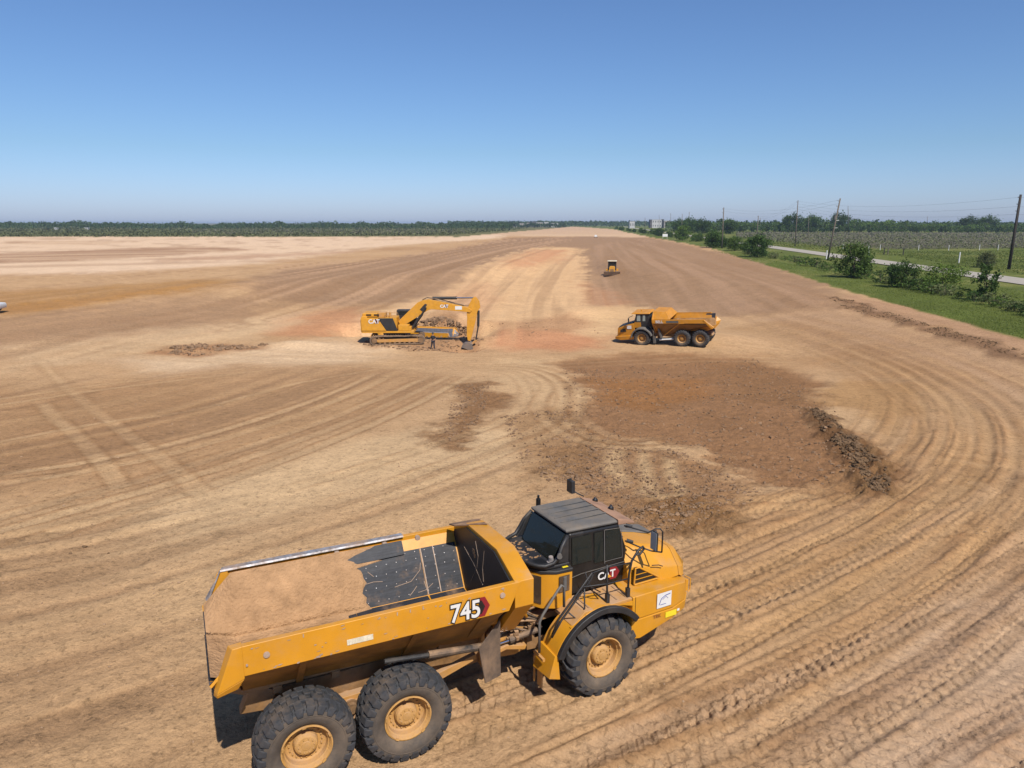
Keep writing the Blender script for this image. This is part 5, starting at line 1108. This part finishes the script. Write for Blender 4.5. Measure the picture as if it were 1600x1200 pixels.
c = MB(); c.box((-1.7,-.05,1.4),(1.7,.05,3.2)); c.build('board', M_WHITE, o)
for x in (-1.4, 1.4): c = MB(); c.box((x-.06,.05,0),(x+.06,.15,2.8)); c.build('leg', M_WHITE, o)
#@@VEG
# ------------------------------------------------------------------ plants
def leafmat(name, col, var=.35, trans=.25, scale=.9):
    m = bpy.data.materials.new(name); m.use_nodes = True; N = m.node_tree.nodes; L = m.node_tree.links; b = N['Principled BSDF']; out = N['Material Output']
    at2 = N.new('ShaderNodeAttribute'); at2.attribute_name = 'tone'; oi = N.new('ShaderNodeObjectInfo')
    mr = N.new('ShaderNodeMapRange'); mr.inputs[3].default_value = 1-var; mr.inputs[4].default_value = 1+var; L.new(at2.outputs['Fac'], mr.inputs[0])
    m2 = N.new('ShaderNodeMapRange'); m2.inputs[3].default_value = .8; m2.inputs[4].default_value = 1.25; L.new(oi.outputs['Random'], m2.inputs[0])
    mu = N.new('ShaderNodeMath'); mu.operation = 'MULTIPLY'; L.new(mr.outputs[0], mu.inputs[0]); L.new(m2.outputs[0], mu.inputs[1])
    vm = N.new('ShaderNodeVectorMath'); vm.operation = 'SCALE'; vm.inputs[0].default_value = col; L.new(mu.outputs[0], vm.inputs['Scale']); L.new(vm.outputs[0], b.inputs['Base Color'])
    b.inputs['Roughness'].default_value = .7; b.inputs['Specular IOR Level'].default_value = .2
    tr = N.new('ShaderNodeBsdfTranslucent'); L.new(vm.outputs[0], tr.inputs[0]); mx = N.new('ShaderNodeMixShader'); mx.inputs[0].default_value = trans
    L.new(b.outputs[0], mx.inputs[1]); L.new(tr.outputs[0], mx.inputs[2]); L.new(mx.outputs[0], out.inputs[0]); MATS[name] = m; return m
ML1 = leafmat('leaf_green', (.075,.125,.022)); ML2 = leafmat('leaf_dark', (.045,.082,.018)); ML3 = leafmat('leaf_bright', (.11,.17,.028)); ML4 = leafmat('leaf_olive', (.10,.115,.045))
MSC = leafmat('grey_scrub', (.21,.19,.14), .15, trans=.5); MSD = leafmat('dark_scrub', (.10,.11,.05), .6); MGR = leafmat('grass_blades', (.13,.165,.038), .4, trans=.45); MWD = leafmat('far_wood', (.042,.07,.026), .4)
M_BARK = mat('bark', (.11,.085,.065), .9, var=.3, scale=6, streak=(4,4,.8)); M_POLE = mat('weathered_pole', (.15,.125,.10), .9, var=.3, streak=(6,6,.5)); M_POLED = mat('creosote_pole', (.035,.028,.024), .8, var=.3, streak=(6,6,.5))
def cards(centres, size, name, material, squash=1.0, tone=None, rs=None):
    """leaf-sized faces with random tilt"""
    g = rs or rng; c = np.asarray(centres); n = len(c)
    if np.isscalar(size): size = np.full(n, size)
    a = g.standard_normal((n, 3)); a /= np.linalg.norm(a, axis=1)[:, None]; b = np.cross(a, g.standard_normal((n, 3))); b /= np.linalg.norm(b, axis=1)[:, None]+1e-9
    s = (size*g.uniform(.6, 1.3, n))[:, None]; a = a*s*.5; b = b*s*.5*g.uniform(.45, 1, (n, 1)); b[:, 2] *= squash
    V = np.stack([c-a, c-b*.9, c+a, c+b], 1).reshape(-1, 3)
    me = bpy.data.meshes.new(name); me.vertices.add(4*n); me.vertices.foreach_set('co', V.astype(np.float32).ravel()); me.loops.add(4*n); me.loops.foreach_set('vertex_index', np.arange(4*n, dtype=np.int32))
    me.polygons.add(n); me.polygons.foreach_set('loop_start', np.arange(0, 4*n, 4, dtype=np.int32)); me.update(calc_edges=True)
    t = g.random(n) if tone is None else np.clip(tone, 0, 1); at3 = me.attributes.new('tone', 'FLOAT', 'POINT'); at3.data.foreach_set('value', np.repeat(t, 4).astype(np.float32))
    me.materials.append(material); return me
def crown_pts(g, rx, rz, zc, nclu, per, clu=.25, flat=.0):
    d = g.standard_normal((nclu, 3)); d /= np.linalg.norm(d, axis=1)[:, None]; rr = g.uniform(.3, 1.12, nclu)**.6*(1+.25*(g.random(nclu) < .15))
    C = d*rr[:, None]*np.array([rx, rx, rz]); C[:, 2] += zc; lob = 1+.22*np.sin(3*np.arctan2(d[:, 1], d[:, 0])+g.uniform(0, 6)); C[:, :2] *= lob[:, None]
    P = np.repeat(C, per, 0)+g.standard_normal((nclu*per, 3))*np.array([rx, rx, rz*.8])*clu*.62
    tone = np.repeat(g.random(nclu), per)*.6+.4*g.random(nclu*per); return P, tone, C
def tree_variant(k, h=7, rx=3, rz=2.8, zc=4.1, nclu=44, per=55, ls=.30, m=None, lo=0.25):
    g = np.random.default_rng(100+k); P, t, C = crown_pts(g, rx, rz, zc, nclu, per); P = P[P[:, 2] > lo]; t = t[:len(P)]
    me = cards(P, ls*g.uniform(.6, 1.4, len(P)), 'crown', m or ML1, tone=t, rs=g)
    tk = MB(); tk.tube([(0,0,-.3),(.1,.05,zc*.35),(.0,.1,zc*.8),(.1,0,zc+rz*.5)], [.20*h/7,.15*h/7,.10*h/7,.03], n=7)
    for i in range(7):
        c = C[i*3 % len(C)]; z0 = zc*g.uniform(.25, .8); tk.tube([(0,0,z0),(c[0]*.5,c[1]*.5,(z0+c[2])/2+.2),tuple(c)], [.08*h/7,.05*h/7,.02], n=5)
    return me, tk.mesh('trunk', M_BARK, True)
def plant(var, p, s, label, cat='tree', name='roadside_tree', group=None, sz=1.0, m=None):
    r = empty(name, (p.x, p.y, gz(p.x, p.y)), random.uniform(0, 6)); r.scale = (s, s, s*sz)
    for me in var:
        o = bpy.data.objects.new(me.name.split('.')[0], me); COL.objects.link(o); o.parent = r
        if m and me.name.startswith('crown'): o.material_slots[0].link = 'OBJECT'; o.material_slots[0].material = m
    return tag(r, label, cat, group)
TV = [tree_variant(0, rx=2.9, rz=3.1, zc=3.0, m=ML2, nclu=85, per=60, ls=.34), tree_variant(1, rx=3.1, rz=3.0, zc=3.1, m=ML1, nclu=85, per=60, ls=.34), tree_variant(2, rx=3.7, rz=2.5, zc=4.0, m=ML3, nclu=70, per=50, ls=.32), tree_variant(3, rx=1.9, rz=3.3, zc=3.6, m=ML2, nclu=38, ls=.42, per=40)]
BV = [tree_variant(10+i, h=2.5, rx=2.0, rz=.95, zc=.9, nclu=24, per=26, ls=.24, m=(ML2, ML4, ML1)[i], lo=.0) for i in range(3)]
for v, px, py, hp, lab, sz in ((0,1183,402,40,'dark round tree of the hedge row just right of the thin pole',1),(1,1333,434,56,'tall dense hedge tree standing just right of the leaning pole',1),
        (0,1407,449,48,'dark bushy tree standing third from the right in the hedge row',.95),(2,1470,455,54,'spreading light green tree standing second from the right in the hedge row',.9),(3,1538,470,56,'thin ragged young tree standing at the right end of the hedge row',1.05),
        (1,1148,392,26,'small tree touching the foot of the thin pole',.9),(0,1115,387,31,'dark tree just left of the thin pole',1),(1,1066,376,24,'small tree right of the white sign board',1),(0,1030,369,18,'low dark tree left of the white sign board',.8)):
    p = at(px, py); d = p.y; H_ = hp/CF*d; plant(TV[v], p, H_/7.0, lab, group='trees in the hedge beside the road', sz=sz)
ORD = ['nearest', 'second', 'third', 'fourth', 'fifth', 'sixth', 'seventh', 'eighth', 'ninth', 'tenth', 'eleventh', 'twelfth', 'thirteenth', 'fourteenth', 'fifteenth', 'sixteenth', 'seventeenth', 'eighteenth', 'nineteenth', 'twentieth']+['twenty-'+q for q in ('first','second','third','fourth','fifth','sixth','seventh','eighth','ninth')]+['thirtieth']
LM = [(1183,'the dark round hedge tree'),(1333,'the tall dense hedge tree'),(1407,'the bushy third hedge tree'),(1470,'the spreading light hedge tree'),(1538,'the thin ragged hedge tree')]; CNT = {}
def by_mark(px, marks, noun):
    c = [m for m in marks if m[0] <= px]; a = c[-1] if c else None; key = (noun, a); k = CNT[key] = CNT.get(key, 0)+1
    o = ORD[min(k-1, 29)]+' '
    return f'{o}{noun} right of {a[1]}' if a else f'{o}{noun} left of {marks[0][1]}'
def hedge_label(i, x, y): return by_mark(800+CF*1.0249*x/y, LM, 'low hedge shrub')
# hedge underwood: single shrubs
hl_ = resample(atl([(1165,397),(1215,405),(1270,416),(1330,431),(1400,447),(1470,459),(1540,476),(1620,494),(1700,515)]), 80)
sel = np.linspace(0, len(hl_)-1, 34).astype(int)
for i, k in enumerate(sel):
    x, y = hl_[k]+np.array([random.uniform(-1,1), random.uniform(-2,2)])
    plant(BV[i % 3], Vector((x, y, 0)), random.uniform(.7, 1.25), hedge_label(i, x, y), 'shrub', 'hedge_shrub', 'shrubs of the hedge strip')
far_h = resample(atl([(1165,397),(1110,384),(1060,374),(1010,366),(975,361),(955,357)]), 60)
for i in range(46):
    k = int((i/46)**.8*(len(far_h)-1)); x, y = far_h[k]+np.array([random.uniform(1,7), random.uniform(-8,8)])
    plant(TV[i % 2] if i % 3 else BV[i % 3], Vector((x, y, 0)), random.uniform(.45, .85) if i % 3 else random.uniform(1,2), (ORD[i] if i < 20 else ORD[i-20] if i < 40 else ORD[i-40])+(' shrub of the far hedge row beyond the thin pole' if i < 20 else ' shrub of the far hedge row from its middle onwards' if i < 40 else ' shrub of the far hedge row close to the horizon'), 'shrub', 'hedge_shrub', 'shrubs of the far hedge row')
# big clump beyond the road, solitary trees
for px, py, hp, lab in ((1062,364,24,'left crown of the big dark tree clump behind the white sign board'),(1078,365,27,'middle crown of the big dark tree clump beyond the road'),(1097,366,26,'right crown of the big dark tree clump beyond the road'),(1139,366,25,'lone dark tree standing right behind the thin pole')):
    p = at(px, py); plant(TV[0], p, hp/CF*p.y/7, lab, name='field_tree', group='large trees beyond the road')
p = at(1540, 418); plant(TV[1], p, 4.0/7, 'small olive tree growing on the grass beyond the road near the dark pole', name='field_tree', m=ML4)
# wood behind the grey scrub: single crowns
WV = [tree_variant(30+i, h=9, rx=4.6, rz=3.6, zc=4.6, nclu=26, per=15, ls=1.0, m=(ML2, ML1, ML2)[i], lo=0) for i in range(3)]
WM = [(1131,'the pale upright pole'),(1185,'the short far pole'),(1245,'the slim grey pole'),(1308,'the leaning pole')]
for i in range(120):
    row = i % 3; px = 1105+(i//3)*15+random.uniform(-6,6); py = 365.5-1.2*row-(.004*(1600-px)); p = at(px, py)
    s = random.uniform(1.0, 1.55)*(1.0 if row else .8)*(.88 if px > 1400 else 1.1)
    plant(WV[i % 3], p, s, by_mark(px, WM, ('front', 'middle', 'back')[row]+'-row crown of the wood'), name='wood_tree', group='trees of the wood behind the scrub', sz=random.uniform(.9, 1.15))
for px, hp in ((1237,29),(1268,27),(1310,30),(1512,25),(1541,26)):
    p = at(px, 363); plant(TV[0], p, hp/CF*p.y/6.4, {1237:'taller wood crown just left of the slim grey pole',1268:'taller wood crown between the slim pole and the leaning pole',1310:'taller wood crown directly behind the leaning pole',1512:'left one of the two taller wood crowns near the dark pole',1541:'right one of the two taller wood crowns near the dark pole'}[px], name='wood_tree', group='taller trees of the wood')
# far woods as masses
def mass(name, x0, x1, yf, depth, h, n, size, material, label, z0=0, hv=.35):
    px = rng.uniform(x0, x1, n); dist = yf*(1+depth*rng.random(n)); X = (px-800)/CF/1.0249*dist; hh = h*(1+hv*fbm(px*.06, dist*.01, 3, 14)+.25*fbm(px*.3, dist*.02, 2, 15)); Z = z0+hh*rng.random(n)**.55
    tone = .35+.5*vnoise(px*.25, dist*.01, 3)+.3*(rng.random(n)-.5); me = cards(np.stack([X, dist, Z], 1), size*dist/1200, name, material, tone=tone)
    o = bpy.data.objects.new(name, me); COL.objects.link(o); return tag(o, label, 'woodland', kind='stuff')
mass('far_woods', -260, 800, 1180, .18, 9.0, 34000, 2.4, MWD, 'long dark treeline on the left horizon', hv=.75)
mass('far_woods', 700, 1080, 1900, .4, 13.0, 9000, 3.0, MWD, 'thin hazy treeline straight ahead on the horizon')
mass('far_woods', 1040, 1900, 800, .5, 10.5, 26000, 2.6, MWD, 'solid green mass of the wood beyond the scrub field')
mass('far_woods', 770, 885, 1600, .03, 7.5, 2200, 2.2, MWD, 'scattered dark trees in front of the small blocks on the horizon', hv=1.0)
def scrub(name, poly_px, n, size, h, material, label, cat='scrub', pw=1):
    poly = atl(poly_px); rmin = np.hypot(*poly.T).min(); rmax = np.hypot(*poly.T).max(); out = []
    tot = 0
    while tot < n:
        r = 1/rng.uniform(1/rmax, 1/rmin, n*4); lo = np.arctan2(poly[:, 0], poly[:, 1]); a = rng.uniform(lo.min(), lo.max(), n*4)
        P = np.stack([r*np.sin(a), r*np.cos(a)], 1); P = P[polydist(P, poly) < 0]; out.append(P); tot += len(P)
        if not len(P): break
    P = np.vstack(out)[:n]; d = P[:, 1]; pn = vnoise(P[:, 0]*.12, P[:, 1]*.12, 61); keep = rng.random(len(P)) < .35+.9*pn; P = P[keep]; pn = pn[keep]; d = d[keep]
    z = base_z(P[:, 0], P[:, 1])+h*(.4+1.0*pn)*rng.random(len(P)); me = cards(np.column_stack([P, z]), size*np.clip(d/250, .5, 4), name, material, tone=.25+.6*rng.random(len(P))*pn+.25*pn)
    o = bpy.data.objects.new(name, me); COL.objects.link(o); return tag(o, label, cat, kind='stuff')
scrub('scrub_field', [(1150,364.5),(1760,365.5),(1760,390),(1600,388),(1400,390),(1300,386),(1200,376),(1150,372)], 95000, .42, 1.4, MSC, 'grey leafless scrub covering the field beyond the road')
scrub('scrub_field', [(1150,366),(1760,368),(1760,391),(1600,389),(1400,391),(1300,388),(1200,379),(1150,374)], 14000, .6, 1.8, ML4, 'green bushes mixed into the grey scrub field')
scrub('dark_scrub', [(-260,357.5),(640,357),(830,356),(790,361),(700,368),(400,370),(-260,370)], 34000, .72, 1.3, MSD, 'dark low scrub between the pale site and the left treeline')
scrub('scrub_field', [(300,358.5),(640,358),(760,361),(700,366),(300,367)], 9000, .6, .9, MSC, 'pale dry patches among the dark scrub on the left')
def grass(name, poly_px, n, size, h, label):
    return scrub(name, poly_px, n, size, h, MGR, label, 'grass')
grass('verge_grass', [(1110,391),(1160,398),(1300,425),(1480,462),(1700,515),(1800,590),(1605,531),(1380,470),(1220,421),(1150,402)], 46000, .22, .12, 'short green grass on the verge between the dirt and the hedge')
grass('roadside_grass', [(1180,398),(1300,406),(1480,436),(1700,472),(1700,500),(1480,455),(1300,418)], 14000, .28, .14, 'green grass between the hedge and the road')
grass('roadside_grass', [(1190,378),(1400,393),(1600,391),(1760,396),(1760,452),(1600,430),(1400,400),(1200,384)], 26000, .36, .2, 'rough grass on the far side of the road')

# ------------------------------------------------------------------ poles, wires, fence posts
def pole(bx, by, tx, ty, r0, m, label, arms=0, group=None, gear=False):
    b = at(bx, by); d = b.y; top = atd(tx, ty, d); v = top-b
    o = empty('utility_pole', (b.x, b.y, gz(b.x, b.y)), 0); tag(o, label, 'utility pole', group)
    c = MB(); c.tube([tuple(Vector((0,0,-.5))), (v.x*.5, 0, v.z*.5), (v.x, 0, v.z)], [r0, r0*.85, r0*.68], n=10); c.build('shaft', m, o, smooth=True)
    for k in range(arms):
        f = 1-.05-.09*k; c = MB(); c.tube([(v.x*f-.02, -.05, v.z*f), (v.x*f-.55, -.1, v.z*f+.18)], .045, n=6); q = c.build('insulator_arm', m, o)
        c = MB(); c.cyl((v.x*f-.55,-.1,v.z*f+.15),(v.x*f-.55,-.1,v.z*f+.42),.09,.05,n=8); c.build('insulator', M_GREY, q)
    if gear:
        c = MB(); c.cyl((v.x*.70-.45,-.1,v.z*.66),(v.x*.70-.45,-.1,v.z*.66+1.1),.30,n=14); c.build('transformer', M_GREY, o)
        for f in (.52, .64): c = MB(); c.tube([(v.x*f,-.1,v.z*f),(v.x*f+.9,-.1,v.z*f+.12)], .06, n=6); c.build('light_bracket', M_WHITE, o)
    return b, top
P1 = pole(1576,421,1595,304,.36,M_POLED,'thick dark utility pole tilted right at the right edge of the picture',3)
P2 = pole(1293,406,1313,310,.26,M_POLE,'leaning grey utility pole with brackets between the hedge and the road',2,gear=True)
P3 = pole(1128,388,1131,324,.26,M_POLE,'pale upright utility pole at the near end of the hedge trees',2)
P4 = pole(1242,385,1247,313,.24,M_POLE,'slim grey utility pole beyond the road left of the leaning pole',1)
P5 = pole(1182,378,1185,337,.26,M_POLE,'short far utility pole left of the slim grey pole',1)
P6 = pole(1262,376,1264,339,.18,M_POLE,'faint short utility pole just right of the slim grey pole',0)
P7 = pole(1065,366,1066,334,.30,M_POLE,'far utility pole on the left edge of the big tree clump',1)
P8 = pole(1076,364,1077,331,.32,M_POLE,'far utility pole in the middle of the big tree clump',1)
P9 = pole(1048,360,1048,333,.34,M_POLE,'far utility pole beside the white industrial buildings',1)
pole(1030,358,1030,336,.34,M_POLE,'distant utility pole in front of the white industrial buildings',0)
pole(1326,364,1325,322,.35,M_GREY,'tall faint mast rising behind the wood right of the leaning pole',0)
for px in (1008, 1087, 1188, 1449, 1555): pole(px,362,px,338 if px > 1200 else 340,.3,M_POLE,{1008:'tiny far pole left of the white industrial block',1087:'tiny far pole right of the big dark tree clump',1188:'tiny far pole beside the short far pole',1449:'tiny pole above the wood between leaning and dark poles',1555:'tiny pole above the wood just left of the dark pole'}[px],0,group='tiny poles on the horizon')
def wire(a, b, sag, nm_label):
    pts = [a.lerp(b, t)-Vector((0,0,sag*4*t*(1-t))) for t in np.linspace(0, 1, 24)]
    c = MB(); c.tube(pts, .018, n=4); o = c.build('power_line', M_HOSE); tag(o, nm_label, 'power line', 'wires between the poles')
WL = at(1240, 372)
for k, dzz in enumerate((.6, 2.6, 4.3, 6.0)):
    a = P1[1]-Vector((.5, 0, dzz)); far = P4[1]-Vector((.4, 0, .3+1.1*k)); wire(a, far, 2.2, ('topmost','second','third','lowest')[k]+' wire sagging from the dark pole to the slim pole')
    wire(a, a+Vector((42, -60, .4)), 1.2, ('topmost','second','third','lowest')[k]+' wire leaving the dark pole towards the right edge')
for k in range(2):
    wire(P2[1]-Vector((.3,0,.4+k)), P3[1]-Vector((.3,0,.4+k)), 2.0, ('upper','lower')[k]+' wire between the leaning pole and the pale upright pole')
    wire(P4[1]-Vector((.3,0,.4+k)), P5[1]-Vector((.3,0,.4+k)), 2.0, ('upper','lower')[k]+' wire from the slim grey pole to the short far pole')
fe = empty('roadside_fence', tuple(at(1430, 392)), 0); tag(fe, 'line of white posts with thin wires beyond the road in front of the scrub', 'fence')
fpts = [(1317,390),(1357,392),(1375,391),(1435,391),(1482,392),(1530,391),(1559,391),(1610,392),(1670,393)]; F0 = fe.location.copy(); prev = None
for px, py in fpts:
    p = at(px, py)-F0; hgt = 11/CF*(p.y+F0.y)/2*1.2; c = MB(); c.cyl((p.x,p.y,0),(p.x,p.y,hgt+.5),.11,n=8); c.build('post', M_WHITE, fe)
    if prev is not None:
        for z in (.6, 1.1): c = MB(); c.tube([(prev.x,prev.y,z),(p.x,p.y,z)], .02, n=4); c.build('fence_wire', M_GREY, fe)
    prev = p
for px, py, h_, m_, lab in ((1291,405,2.6,M_WHITE,'left of the two white marker posts at the foot of the leaning pole'),(1295,404,2.6,M_WHITE,'right of the two white marker posts at the foot of the leaning pole'),(1357,401,2.4,M_WHITE,'white post beside the top of the tall dense hedge tree'),(1498,411,2.9,M_WHITE,'thick white post standing between the road and the grass field'),(1381,398,2.2,M_POLED,'left dark gate post on the grass beyond the road'),(1387,398,2.4,M_POLE,'brown gate post beside the dark one on the grass'),(1411,399,2.2,M_POLED,'right dark gate post on the grass beyond the road')):
    p = at(px, py); c = MB(); c.cyl((0,0,-.2),(0,0,h_),.17,.15,n=10); o = c.build('marker_post', m_); o.location = (p.x, p.y, gz(p.x, p.y)); tag(o, lab, 'post')

# ------------------------------------------------------------------ far buildings
def building(px0, px1, ytop, D, name, label, mw, mr_, wins=3, floors=2, roof='flat', depth=14):
    x0 = atd(px0, ytop, D).x; x1 = atd(px1, ytop, D).x; h = atd(px0, ytop, D).z; o = empty(name, ((x0+x1)/2, D, 0), 0); w = (x1-x0)/2; tag(o, label, 'building')
    c = MB(); c.box((-w,0,0),(w,depth,h)); c.build('wall', mw, o)
    c = MB()
    if roof == 'gable': c.prism([(-.5,h),(depth+.5,h),(depth/2,h+depth*.22)], -w-.5, w+.5, axis=0)
    else: c.box((-w-.3,-.3,h),(w+.3,depth+.3,h+.6))
    c.build('roof', mr_, o)
    for f in range(floors):
        for i in range(wins):
            cx = -w+(i+.5)*2*w/wins; z0 = h*(f+.35)/floors; ww = w/wins*.3; c = MB(); c.box((cx-ww,-.06,z0),(cx+ww,-.01,z0+h/floors*.4)); c.build('window', M_GL, o)
    return o
MWB = mat('white_building', (.52,.52,.51), .8, var=.05); MCB = mat('cream_building', (.36,.33,.29), .8, var=.08); MDR = mat('dark_roof', (.12,.11,.11), .8); MLR = mat('light_roof', (.5,.5,.5), .8)
building(1019,1034,343.5,1500,'industrial_building','white industrial block left of the far poles, the widest of the group',MWB,MLR,4,2)
building(1035.5,1037.5,343,1520,'silo_tower','narrow dark tower between the white industrial blocks',MDR,MDR,1,2)
building(1038,1046.5,345,1500,'industrial_building','pale industrial block right of the narrow dark tower',MCB,MLR,3,2)
building(1016,1018.5,343.5,1500,'silo_tower','narrow dark tower at the left end of the white industrial block',MDR,MDR,1,2)
building(984,992,346.2,1400,'warehouse','long low white warehouse left of the industrial blocks',MWB,MLR,3,1)
for i, (a, b, y, m1, m2, lab) in enumerate(((793,798,347.2,MCB,MDR,'leftmost small pale block in the row on the horizon'),(803,807,347,MWB,MDR,'second small block from the left in the row on the horizon'),(811,819,347.4,MCB,MDR,'wider pale block third from the left on the horizon'),(823,828,346.8,MCB,MDR,'fourth small block in the row on the horizon'),(831,837,345.2,MDR,MDR,'dark brown tall block in the row on the horizon'),(838,848,346.5,MCB,MLR,'long cream block right of the dark brown block on the horizon'),(850,857,346,MWB,MLR,'white block with flat roof near the right end of the row'),(861,872,347.6,MWB,MLR,'low white building at the right end of the row'))):
    building(a, b, y+1.3, 1750, 'apartment_block', lab, m1, m2, 3, 2)
building(84.5,88,356,1080,'shed','small bright white shed under the left treeline',MWB,MWB,1,1,depth=5)
building(132,137,356.2,1080,'shed','second small white shed under the left treeline, right of the first',MWB,MWB,1,1,depth=5)

# ------------------------------------------------------------------ air
hz = MB(); hz.box((-6000,-600,-9),(6000,9000,19.5)); ho = hz.build('haze', None); tag(ho, kind='stuff')
m = bpy.data.materials.new('haze'); m.use_nodes = True; N = m.node_tree.nodes; N.remove(N['Principled BSDF']); v = N.new('ShaderNodeVolumePrincipled')
v.inputs['Color'].default_value = (.62,.78,1,1); v.inputs['Density'].default_value = .00010; v.inputs['Anisotropy'].default_value = .2
m.node_tree.links.new(v.outputs[0], N['Material Output'].inputs['Volume']); ho.data.materials.append(m)
